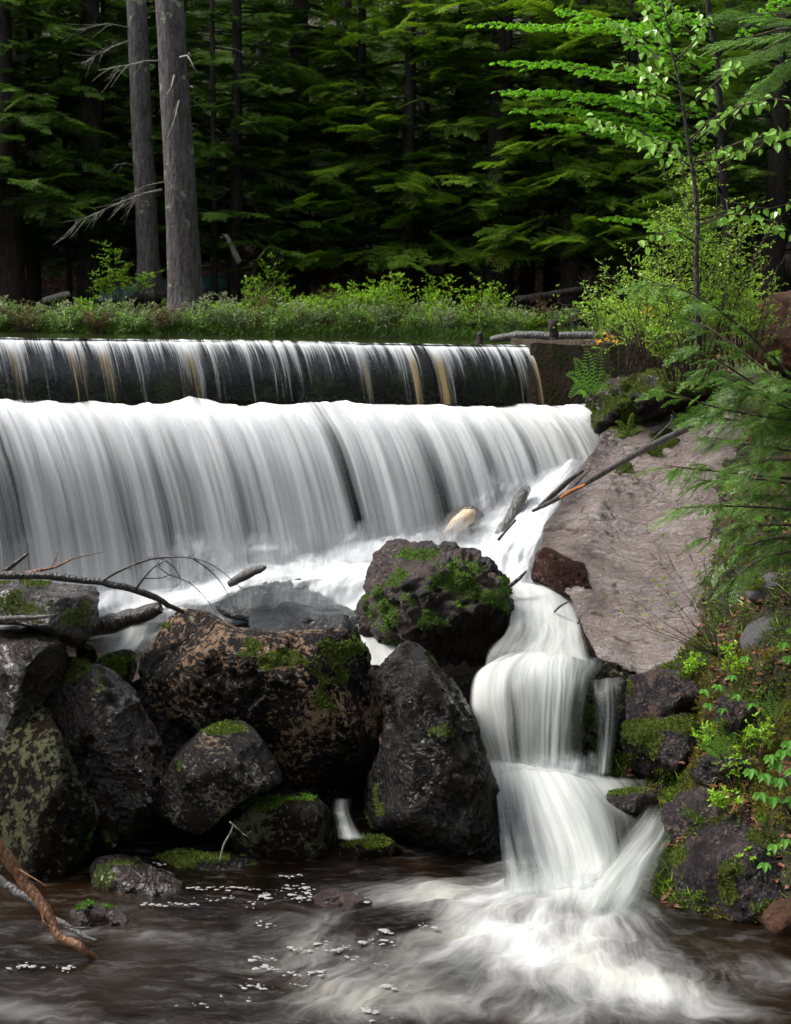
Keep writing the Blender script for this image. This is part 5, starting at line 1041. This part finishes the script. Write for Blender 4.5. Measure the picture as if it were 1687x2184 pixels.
def bare_shrub(label, base, tips, rr, r=.004, leaves=0):
    tb = Tubes(); lv = Leaves(); t = empty('twig_shrub', base); meta(t, label, 'shrub')
    for tp in tips:
        m_ = base.lerp(tp, .5)+Vector((rr.gauss(0, .04), rr.gauss(0, .04), rr.gauss(.03, .03))); tb.add([base, base.lerp(m_, .5)+Vector((0, 0, .01)), m_, tp], [r, r*.8, r*.6, r*.25], 4)
        for _ in range(9):
            s = rr.uniform(.3, 1); p = m_.lerp(tp, s) if s > .5 else base.lerp(m_, s*2); d = ((tp-base).normalized()+Vector((rr.gauss(0, .5), rr.gauss(0, .5), rr.gauss(.1, .5)))).normalized(); l = rr.uniform(.06, .2)
            tb.add([p, p+d*l], [r*.4, r*.15], 3)
            if rr.random() < leaves:
                for k_ in range(3): lv.A.append((*(p+d*l), rr.gauss(0, .5), rr.gauss(0, .5), .6, rr.gauss(0, 1), rr.gauss(0, 1), 1, .03, .014))
    mobj('stems', tb.mesh('stems'), M['twig'], base, t)
    if lv.A: mobj('foliage', lv.mesh('foliage'), M['shrub'], base, t)
bare_shrub('nearly bare twiggy shrub fanning over the lower granite slab', P(1530, 1400, 9.6), [P(1340, 1270, 9.3), P(1390, 1180, 9.4), P(1430, 1200, 9.5), P(1330, 1330, 9.2), P(1300, 1290, 9.4), P(1460, 1160, 9.5), P(1400, 1240, 9.2), P(1380, 1330, 9.2), P(1500, 1200, 9.5), P(1440, 1290, 9.2)], rr, leaves=.25)
bare_shrub('grey bare twigs reaching left from the grey granite boulder', P(1720, 1300, 9.2), [P(1480, 1250, 9.0), P(1500, 1300, 9.0), P(1540, 1230, 9.0), P(1520, 1340, 9.0), P(1590, 1330, 9.0)], rr, leaves=.1)
bare_shrub('leafless grey twiggy shrub over the left end of the abutment', P(1300, 800, 13.4), [P(1190, 640, 13.6), P(1210, 700, 13.4), P(1250, 610, 13.6), P(1180, 680, 13.5), P(1270, 650, 13.4)], rr, leaves=.7)
bare_shrub('thin bare shrub standing behind the rusty brown boulder', P(1600, 640, 13), [P(1650, 480, 13), P(1640, 560, 13), P(1680, 540, 13), P(1610, 540, 13)], rr, leaves=.1)

# ---- ferns
def fern(label, base, fronds, mat='fern', group=None):
    t = empty('fern', base); meta(t, label, 'fern', group)
    for (tip, arch) in fronds:
        tb = Tubes(); lv = Leaves(); n = 15; pts = [base.lerp(tip, i/n)+Vector((0, 0, arch*math.sin(PI*i/n))) for i in range(n+1)]
        tb.add(pts[::2], [.0025]*len(pts[::2]), 3); L = (tip-base).length; vw = Vector((0, -1, .35)).normalized()
        for i in range(2, n):
            d = (pts[i+1]-pts[i]).normalized(); sd = d.cross(vw).normalized(); ll = L*.2*math.sin(PI*min(1, (i/n)*.93+.07))**.8*(1.1-i/n*.5)
            for s in (-1, 1):
                dd = (sd*s+d*.35).normalized(); lv.A.append((*pts[i], *dd, *vw, ll, L/n*.42))
        f = mobj('frond', lv.mesh('frond'), M[mat], base, t)
        f.data.materials.append(M[mat]); mobj('midrib', tb.mesh('midrib'), M['twig'], base, f).location = (0, 0, 0)
b = P(1262, 850, 13.6); fern('bright green fern at the right end of the dam, against the concrete abutment', b, [(P(1205, 800, 13.3), .08), (P(1222, 762, 13.4), .06), (P(1250, 738, 13.5), .03), (P(1283, 742, 13.5), .03), (P(1312, 785, 13.4), .07), (P(1212, 850, 13.2), .1), (P(1300, 835, 13.3), .08)])
b = P(1540, 1620, 8.9); fern('small fern on the right bank above the moss-capped rock', b, [(P(1500, 1550, 8.8), .03), (P(1530, 1530, 8.9), .02), (P(1570, 1560, 8.8), .03), (P(1490, 1590, 8.7), .04)])
b = P(1650, 1540, 8.6); fern('small fern near the right edge of the bank', b, [(P(1610, 1500, 8.5), .03), (P(1680, 1490, 8.5), .02), (P(1640, 1470, 8.6), .02)])
b = P(1340, 930, 13.2); fern('drooping fern on the mossy lip left of the granite slab', b, [(P(1300, 940, 13.1), .05), (P(1310, 900, 13.2), .05), (P(1350, 880, 13.2), .04), (P(1380, 920, 13.1), .05)], 'shrub')

# ---- near hemlock on the right edge
def near_hemlock():
    Y = 8.6; tx = 1800; base = P(tx, 1350, Y); t = empty('hemlock_tree', base); meta(t, 'foreground hemlock reaching in feathery boughs from the right edge over the granite slab', 'tree')
    tp = [P(tx, 1420, Y), P(tx, 1250, Y), P(tx, 1100, Y), P(tx-3, 1000, Y), P(tx-5, 900, Y)]
    mobj('trunk', trunk_mesh(tp, [.06, .05, .045, .03, .012], 12, .2), M['twig'], base, t)
    rr = random.Random(15); lv = Leaves(); tb = Tubes()
    B = [((1795, 930), (1560, 680), (1385, 608), -.5), ((1795, 930), (1570, 740), (1460, 680), .2), ((1795, 930), (1580, 800), (1480, 730), -.1), ((1795, 930), (1600, 820), (1490, 790), .3), ((1795, 900), (1580, 880), (1415, 828), -.6), ((1795, 940), (1600, 900), (1470, 890), -.1),
         ((1795, 980), (1620, 950), (1500, 930), .2), ((1795, 1030), (1580, 1010), (1415, 992), -.5), ((1795, 1060), (1600, 1020), (1480, 1040), .1), ((1795, 1100), (1600, 1080), (1430, 1085), -.4), ((1795, 1130), (1620, 1120), (1500, 1150), 0),
         ((1795, 1160), (1640, 1150), (1520, 1210), -.2), ((1795, 1200), (1660, 1180), (1550, 1250), -.3), ((1795, 820), (1650, 820), (1560, 860), -.3), ((1795, 1000), (1680, 980), (1600, 990), -.5), ((1795, 930), (1640, 850), (1540, 800), -.4), ((1795, 880), (1690, 870), (1620, 920), -.2), ((1795, 1090), (1700, 1060), (1620, 1060), .1)]
    for a, m_, e, dy in B:
        q = [P(a[0], a[1], Y), P(m_[0], m_[1], Y+dy*.6), P(e[0], e[1], Y+dy)]
        n = 7; c = [q[0]*(1-s)**2+(q[1]*2-(q[0]+q[2])*.5)*2*s*(1-s)+q[2]*s*s for s in [i/n for i in range(n+1)]]
        tb.add(c, [.011*(1-.85*i/n)+.001 for i in range(n+1)], 5)
        for i in range(1, n+1):
            c[i] += Vector((rr.gauss(0, .012), rr.gauss(0, .02), rr.gauss(0, .016)))
            d = (c[i]-c[i-1]).normalized(); sd = d.cross(Vector((0, 0, 1))).normalized()
            for s in ((-1, 1, -.5, .6) if i < n else (0, -.6, .6)):
                dd = (d*rr.uniform(.7, 1)+sd*s*.75+Vector((0, 0, rr.uniform(-.55, .12)))).normalized(); L = (.10+.28*rr.random()**1.5)*(1.15-.45*i/n)+.04
                spray(lv, tb, c[i-1].lerp(c[i], rr.random()), dd, Vector((rr.gauss(0, .5), -.3+rr.gauss(0, .45), 1)), L*.8, 10, .016, .0048, rr, .3, twr=.0009, step=.010)
    mobj('branches', tb.mesh('branches'), M['twig'], base, t); mobj('crown', lv.mesh('crown'), M['hemnear'], base, t)
near_hemlock()
def hem_tip(label, base, tips, mat):
    t = empty('hemlock_sapling', base); meta(t, label, 'sapling'); lv = Leaves(); tb = Tubes(); rr = random.Random(int(base.x*100))
    for tp, L in tips:
        tb.add([base, base.lerp(tp, .5)+Vector((0, 0, .05)), tp], [.008, .005, .002], 5)
        for s in (.35, .55, .75, .9, 1):
            p = base.lerp(tp, s); d = (tp-base).normalized()
            for k_ in (-1, 1): spray(lv, tb, p, (d+Vector((0, -.3, 0))+d.cross(Vector((0, 0, 1)))*k_*.5).normalized(), Vector((0, -.5, 1)), L, 9, .02, .006, rr, .25, twr=.001, step=.011)
    mobj('stems', tb.mesh('stems'), M['twig'], base, t); mobj('crown', lv.mesh('crown'), M[mat], base, t)
hem_tip('hemlock branch with yellow-green tips at the upper right edge', P(1780, 60, 10), [(P(1600, 120, 9.8), .32), (P(1590, 30, 9.9), .3), (P(1640, 170, 9.8), .28), (P(1560, 90, 10.3), .25)], 'hemnear')
# ---- broad-leaved seedlings on the right bank
def seedling(label, base, tips, Ls=.07, mat='seedleaf'):
    t = empty('seedling', base); meta(t, label, 'plant'); tb = Tubes(); lv = Leaves(); rr = random.Random(int(base.z*1000))
    for tp in tips:
        tb.add([base, base.lerp(tp, .5)+Vector((0, 0, .03)), tp], [.003, .002, .0015], 4); an0 = rr.uniform(0, 6)
        for lob in (-1.1, -.55, 0, .55, 1.1):
            an = -PI/2+lob+rr.gauss(0, .2); ll = Ls*(1-.25*abs(lob))*rr.uniform(.9, 1.1); lv.A.append((*tp, math.cos(an), math.sin(an)*.6, -.35, 0, -.6, 1, ll, ll*.5))
    mobj('stems', tb.mesh('stems'), M['twig'], base, t); mobj('foliage', lv.mesh('foliage', 'ovate'), M[mat], base, t)
seedling('maple seedling with drooping lobed leaves at the right edge, lower bank', P(1690, 1740, 8.0), [P(1640, 1610, 7.9), P(1670, 1600, 7.9), P(1630, 1650, 7.8), P(1660, 1660, 7.8), P(1690, 1640, 7.8), P(1620, 1690, 7.8), P(1650, 1700, 7.8), P(1680, 1580, 8), P(1655, 1625, 7.9), P(1600, 1640, 7.9), P(1690, 1700, 7.8)], .078)
seedling('single drooping leaf sprig hanging over the large lower right rock', P(1720, 1850, 7.7), [P(1650, 1800, 7.6), P(1630, 1840, 7.6), P(1675, 1790, 7.6)], .065)
seedling('small upright leafy seedling in the middle of the right bank', P(1570, 1560, 8.8), [P(1500, 1470, 8.7), P(1530, 1460, 8.8), P(1560, 1440, 8.8), P(1510, 1500, 8.7), P(1590, 1400, 8.8), P(1570, 1480, 8.7), P(1600, 1500, 8.7), P(1540, 1510, 8.7)], .06)
seedling('leafy sprig at the right edge beside the grey granite boulder', P(1720, 1400, 8.8), [P(1670, 1370, 8.7), P(1690, 1340, 8.7), P(1680, 1400, 8.7)], .07)
seedling('light green leaf cluster below the foreground hemlock, right edge', P(1700, 1180, 9.0), [P(1640, 1080, 9.0), P(1620, 1100, 9.0), P(1660, 1060, 9.0), P(1650, 1120, 9.0), P(1680, 1090, 9.0)], .055)
for u, v, H, lab in ((1560, 1660, .22, 'small green plant beside the angular grey stone'), (1500, 1600, .2, 'small green plant above the dark mossy rock face'), (1620, 1600, .28, 'bushy green plant on the right bank left of the maple seedling'), (1480, 1440, .18, 'low bright plant where the granite slab meets the bank'), (1560, 1440, .25, 'low green plant below the grey granite boulder'), (1540, 1720, .16, 'tiny green plant on top of the lower right rock'), (1600, 1840, .1, 'tiny leafy plant in a crack of the lower right rock')):
    p = at(u, v); p.z -= .02; shrub('plant', lab, 'plant', P(u, v, p.y-.15), H, .12, 8, .035, .014, 'bush', rr, 7, .35, .6, sr=.0025, bare=.2)

# ------------------------------------------------------------------ fallen wood
def wood(name, label, pts, radii, mat, twigs=(), cat='branch', n=10, kn=.12):
    q = [P(*p) for p in pts]; k = 6; C = []; R = []
    for i in range(len(q)-1):
        for s in range(k):
            t_ = s/k; C.append(cr(q[max(i-1, 0)], q[i], q[i+1], q[min(i+2, len(q)-1)], t_)); R.append(radii[i]*(1-t_)+radii[i+1]*t_)
    C.append(q[-1]); R.append(radii[-1]); C = [c+Vector((1, 1, 1))*.25*radii[0]*fbm(c*9) for c in C]; R = [r*(1+kn*fbm(C[i]*12)) for i, r in enumerate(R)]
    tb = Tubes(); tb.add(C, R, n, .04)
    o = mobj(name, tb.mesh(name), M[mat], q[0]); meta(o, label, cat)
    for tw, r in twigs:
        tt = Tubes(); w = [P(*p) for p in tw]; CC = []
        for i in range(len(w)-1):
            for s in range(4): CC.append(cr(w[max(i-1, 0)], w[i], w[i+1], w[min(i+2, len(w)-1)], s/4))
        CC.append(w[-1]); tt.add(CC, [r*(1-.8*i/(len(CC)-1)) for i in range(len(CC))], 6); rr2 = random.Random(int(tw[0][0]))
        for _ in range(int(len(CC)*.6)):
            i = rr2.randrange(1, len(CC)-1); d = (CC[i+1]-CC[i]).normalized()+Vector((rr2.gauss(0, .6), rr2.gauss(0, .4), rr2.gauss(0, .6))); tt.add([CC[i], CC[i]+d.normalized()*rr2.uniform(.02, .07)], [r*.35, r*.1], 4)
        mobj('twig', tt.mesh('twig'), M[mat], q[0], o)
    return o
wood('fallen_branch', 'long black branch with arching twigs lying across the rock heap in front of the fall', [(-80, 1228, 9.1), (60, 1226, 9.1), (180, 1237, 9.15), (280, 1255, 9.2), (350, 1285, 9.3), (392, 1305, 9.4)], [.028, .026, .024, .022, .02, .012], 'wetwood',
     [([(218, 1238, 9.15), (260, 1215, 9.2), (310, 1195, 9.3), (360, 1188, 9.3), (410, 1190, 9.2), (450, 1203, 9.1), (485, 1228, 9.0), (515, 1255, 9.0)], .010), ([(290, 1256, 9.2), (305, 1235, 9.2), (330, 1208, 9.2), (355, 1195, 9.25)], .010),
      ([(410, 1190, 9.2), (440, 1210, 9.2), (470, 1240, 9.2), (490, 1275, 9.2), (500, 1300, 9.2)], .006), ([(335, 1205, 9.2), (360, 1225, 9.15), (400, 1240, 9.1), (430, 1265, 9.1), (450, 1290, 9.1)], .006), ([(310, 1233, 9.2), (345, 1232, 9.15), (370, 1225, 9.1), (400, 1245, 9.1)], .005),
      ([(355, 1195, 9.2), (375, 1215, 9.2), (385, 1240, 9.2), (360, 1262, 9.2)], .005), ([(240, 1245, 9.2), (290, 1265, 9.2), (330, 1280, 9.2)], .005), ([(345, 1282, 9.3), (320, 1295, 9.3), (290, 1303, 9.3)], .005)])
wood('fallen_branch', 'short dark stick pointing up at the left edge behind the long black branch', [(-40, 1250, 9.4), (10, 1218, 9.4), (60, 1180, 9.4)], [.02, .017, .01], 'wetwood')
wood('fallen_branch', 'reddish brown twig behind the long black branch near the left edge', [(50, 1222, 9.5), (85, 1216, 9.5), (120, 1208, 9.5), (160, 1190, 9.6), (220, 1178, 9.7)], [.014, .012, .009, .005, .002], 'brownwood', [([(110, 1210, 9.5), (118, 1195, 9.5), (125, 1175, 9.5)], .006)])
wood('fallen_branch', 'grey stick lying on the glistening wet rock at the left edge', [(-60, 1322, 8.95), (40, 1318, 8.95), (110, 1312, 8.95)], [.018, .016, .008], 'greywood')
wood('fallen_branch', 'thick brown branch sloping into the pool at the lower left', [(-60, 1740, 7.6), (0, 1812, 7.6), (45, 1870, 7.6), (95, 1940, 7.55), (130, 1995, 7.5), (170, 2020, 7.45), (205, 2045, 7.5), (250, 2070, 7.5)], [.04, .037, .034, .03, .027, .022, .014, .006], 'brownwood',
     [([(90, 1938, 7.55), (94, 1965, 7.5), (104, 1972, 7.5)], .009), ([(35, 1850, 7.6), (65, 1868, 7.5), (92, 1884, 7.4)], .007)])
wood('fallen_branch', 'grey forked branch under the thick brown branch at the lower left', [(-60, 1840, 7.9), (10, 1885, 7.9), (60, 1915, 7.85), (110, 1955, 7.8), (160, 1985, 7.7), (205, 2010, 7.6)], [.03, .028, .024, .02, .016, .006], 'greywood', [([(130, 1965, 7.75), (160, 1978, 7.7), (190, 1975, 7.7)], .010)])
wood('fallen_pole', 'long dark pole leaning from the granite slab down to the white water', [(1500, 895, 9.9), (1440, 925, 10.2), (1370, 960, 10.6), (1300, 1000, 11.0), (1230, 1040, 11.3), (1165, 1075, 11.6), (1135, 1090, 11.7)], [.03, .026, .025, .024, .022, .018, .012], 'wetwood',
     [([(1365, 963, 10.6), (1395, 935, 10.6), (1430, 900, 10.6), (1437, 880, 10.6)], .010), ([(1210, 1050, 11.35), (1240, 1020, 11.3), (1260, 998, 11.3)], .012)], 'pole')
wood('fallen_pole', 'short bare orange pole lying against the long dark pole', [(1195, 1062, 11.38), (1215, 1048, 11.3), (1248, 1033, 11.15)], [.010, .014, .010], 'orangewood', cat='pole')
wood('fallen_pole', 'second dark stick crossing the lower end of the long dark pole', [(1150, 1082, 11.7), (1190, 1045, 11.6), (1225, 1015, 11.5), (1245, 1003, 11.5)], [.02, .024, .02, .01], 'wetwood', cat='pole')
wood('driftwood_log', 'grey log standing half buried in the white water right of the cut log', [(1060, 1140, 12.45), (1090, 1100, 12.6), (1110, 1060, 12.7), (1125, 1040, 12.8)], [.03, .05, .06, .04], 'greywood', cat='log')
wood('driftwood_log', 'thin dark stick in the white water below the grey log', [(1062, 1152, 11.95), (1080, 1130, 11.95), (1100, 1108, 11.95)], [.014, .012, .01], 'wetwood', cat='log')
wood('twig_piece', 'small dark twig caught in the white chute beside the red-brown ledge', [(1182, 1305, 11.0), (1195, 1292, 10.95), (1212, 1283, 10.95)], [.006, .010, .005], 'wetwood', [([(1232, 1330, 10.75), (1240, 1310, 10.8), (1256, 1298, 10.8)], .007)], cat='twig')
wood('driftwood_log', 'dark stick poking from the foam beside the red-brown ledge', [(1085, 1250, 11.2), (1105, 1235, 11.2), (1122, 1218, 11.25)], [.02, .018, .008], 'wetwood', cat='log')
wood('driftwood_log', 'dark blunt log end sticking out of the foam left of the knobbly boulder', [(490, 1245, 11.7), (525, 1225, 11.6), (552, 1214, 11.5), (568, 1208, 11.5)], [.03, .045, .035, .010], 'greywood', cat='log')
wood('driftwood_log', 'wet dark log lying between the pale-topped slab and the broad lichen boulder', [(190, 1340, 10.1), (250, 1325, 10.1), (310, 1308, 10.1), (345, 1295, 10.1)], [.07, .07, .06, .04], 'wetwood', cat='log')
wood('fallen_log', 'pale fallen log lying along the bank behind the concrete abutment', [(1045, 725, 15.6), (1100, 716, 15.6), (1180, 717, 15.6), (1300, 716, 15.6)], [.03, .05, .05, .045], 'greywood', [([(1062, 722, 15.6), (1075, 712, 15.6), (1068, 704, 15.6)], .02)], 'log')
wood('fallen_log', 'pale leaning dead stub among the far trees, right of the thicker grey pine', [(512, 560, 23.2), (495, 525, 23.2), (480, 500, 23.2)], [.05, .045, .03], 'deadtwig', cat='log')
wood('fallen_log', 'pale log lying on the ground left of the teal canoe', [(95, 640, 22.9), (125, 632, 22.8), (150, 625, 22.8)], [.05, .05, .045], 'deadtwig', cat='log')
wood('fallen_log', 'long rotting log on the forest floor behind the right end of the bushes', [(1100, 640, 22.6), (1180, 628, 22.6), (1250, 615, 22.6)], [.06, .06, .05], 'darkbark', cat='log')
wood('twig_piece', 'pale crooked twig stuck between the rounded boulder and the low flat rock', [(468, 1835, 8.5), (478, 1800, 8.5), (492, 1775, 8.5), (497, 1758, 8.5)], [.004, .006, .005, .003], 'deadtwig', [([(490, 1752, 8.5), (505, 1765, 8.5), (528, 1785, 8.5)], .005)], 'twig')
for u, v, hh, lab in ((880, 722, .1, 'black stake stub at the pond edge, middle'), (1022, 724, .12, 'short black stake stub left of the pale log'), (1180, 716, .3, 'dark upright post on the abutment')):
    Y = 20.8 if u < 900 else (16.2 if u < 1100 else 14.6); wood('stake', lab, [(u, v+8, Y), (u+1, v-6, Y), (u, v-6-hh*3032/Y*.4, Y)], [.05, .05, .045], 'darkbark', cat='stake', kn=.3)
rock('small grey weathered stump on the far bank right of the thicker grey pine', [(486, 690), (490, 668), (500, 660), (510, 668), (514, 690)], 21.4, [(500, 675, .05)], .2, M['greywet'], seed=40, amp=.02, vox=.02, name='stump', cat='stump')
# cut log in the fall
def cutlog():
    c = P(1000, 1112, 12.74); ax = (P(1025, 1095, 12.2)-P(960, 1130, 12.9)).normalized(); t = empty('cut_log', c); meta(t, 'thick cut log with a pale broken face, half buried in the foot of the fall', 'log')
    tb = Tubes(); tb.add([c-ax*.45, c-ax*.2, c, c+ax*.06], [.15, .155, .155, .14], 20, .05); mobj('bark', tb.mesh('bark'), M['wetwood'], c, t)
    tb = Tubes(); q = P(985, 1110, 12.24); tb.add([P(950, 1137, 12.62), P(975, 1119, 12.58), P(1000, 1100, 12.56), P(1012, 1089, 12.6)], [.03, .075, .07, .02], 12, .12); mobj('bare_wood', tb.mesh('bare_wood'), M['cutwood'], c, t)
cutlog()
# teal canoe hull seen between the trunks
def canoe():
    a = P(207, 628, 23.0); b = P(310, 618, 23.6); d = (b-a).normalized(); up = Vector((0, 0, 1)); sd = d.cross(up).normalized(); V = []; F = []; L = 3.6; n = 28; k = 12
    for i in range(n+1):
        s = i/n; w = .30*math.sin(PI*min(1, s*.96+.02))**.55; h = .26*math.sin(PI*min(1, s*.96+.02))**.4
        for j in range(k+1):
            an = PI*j/k; V.append(a+d*L*s*.9+sd*math.cos(an)*w+up*(math.sin(an)*h-.12))
    for i in range(n):
        for j in range(k): F.append((i*(k+1)+j, i*(k+1)+j+1, (i+1)*(k+1)+j+1, (i+1)*(k+1)+j))
    b_ = len(V)
    me = npmesh('canoe', V, F); o = mobj('canoe', me, M['canoe'], a); m_ = o.modifiers.new('thick', 'SOLIDIFY'); m_.thickness = .02; meta(o, 'teal canoe lying upside down on the far bank left of the grey pines', 'canoe')
    tb = Tubes(); tb.add([v for v in V[::k+1]], [.018]*(n+1), 6); mobj('gunwale', tb.mesh('gunwale'), M['darkbark'], a, o)
canoe()
# foam flecks drifting on the pool
fv = []; ff = []
def fleck(u, v, r):
    c = P(u, v, Yplane(u, v, ZPOOL+.02)); n = 14; b = len(fv); ph = rr.uniform(0, 6); el = rr.uniform(1.0, 2.2); a1 = rr.uniform(-.4, .4)
    rows_ = ((1, 0), (.9, .004), (.55, .007), (.15, .008))
    for s, z in rows_:
        for k_ in range(n):
            an = 2*PI*k_/n; q = r*s*(1+.14*math.sin(3*an+ph)+.08*math.sin(5*an+ph*2)); x = math.cos(an)*q*el; y = math.sin(an)*q; fv.append((c.x+x*math.cos(a1)-y*math.sin(a1), c.y+x*math.sin(a1)+y*math.cos(a1), c.z+z*min(1, r/.03)))
    for i in range(3):
        for k_ in range(n): ff.append((b+i*n+k_, b+i*n+(k_+1) % n, b+(i+1)*n+(k_+1) % n, b+(i+1)*n+k_))
    ff.append((b+3*n, b+3*n+4, b+3*n+7, b+3*n+11))
for _ in range(52):
    cl = rr.random()
    if cl < .6: cu, cv = rr.gauss(700, 85), rr.gauss(2060, 75)
    elif cl < .8: cu, cv = rr.gauss(610, 130), rr.gauss(1910, 18)
    elif cl < .88: cu, cv = rr.gauss(60, 80), rr.gauss(2060, 12)
    else: cu, cv = rr.uniform(100, 950), rr.uniform(1960, 2170)
    if cv < 1890: continue
    for k_ in range(rr.randrange(2, 15)): fleck(cu+rr.gauss(0, 13), cv+rr.gauss(0, 4), rr.uniform(.002, .009)*rr.choice((.6, 1, 1, 1.9)))
for u0, u1, v in ((405, 560, 1893), (305, 432, 1928), (600, 650, 1870), (330, 360, 1840)):
    for k_ in range(int((u1-u0)/7)): fleck(u0+(u1-u0)*k_/((u1-u0)/7)+rr.gauss(0, 2), v+rr.gauss(0, 2), rr.uniform(.005, .011))
meta(mobj('foam', npmesh('foam', fv, ff), M['bubble'], P(690, 2050, 8)), 'white foam flecks and bubbles drifting on the dark pool', 'foam', kind='stuff')
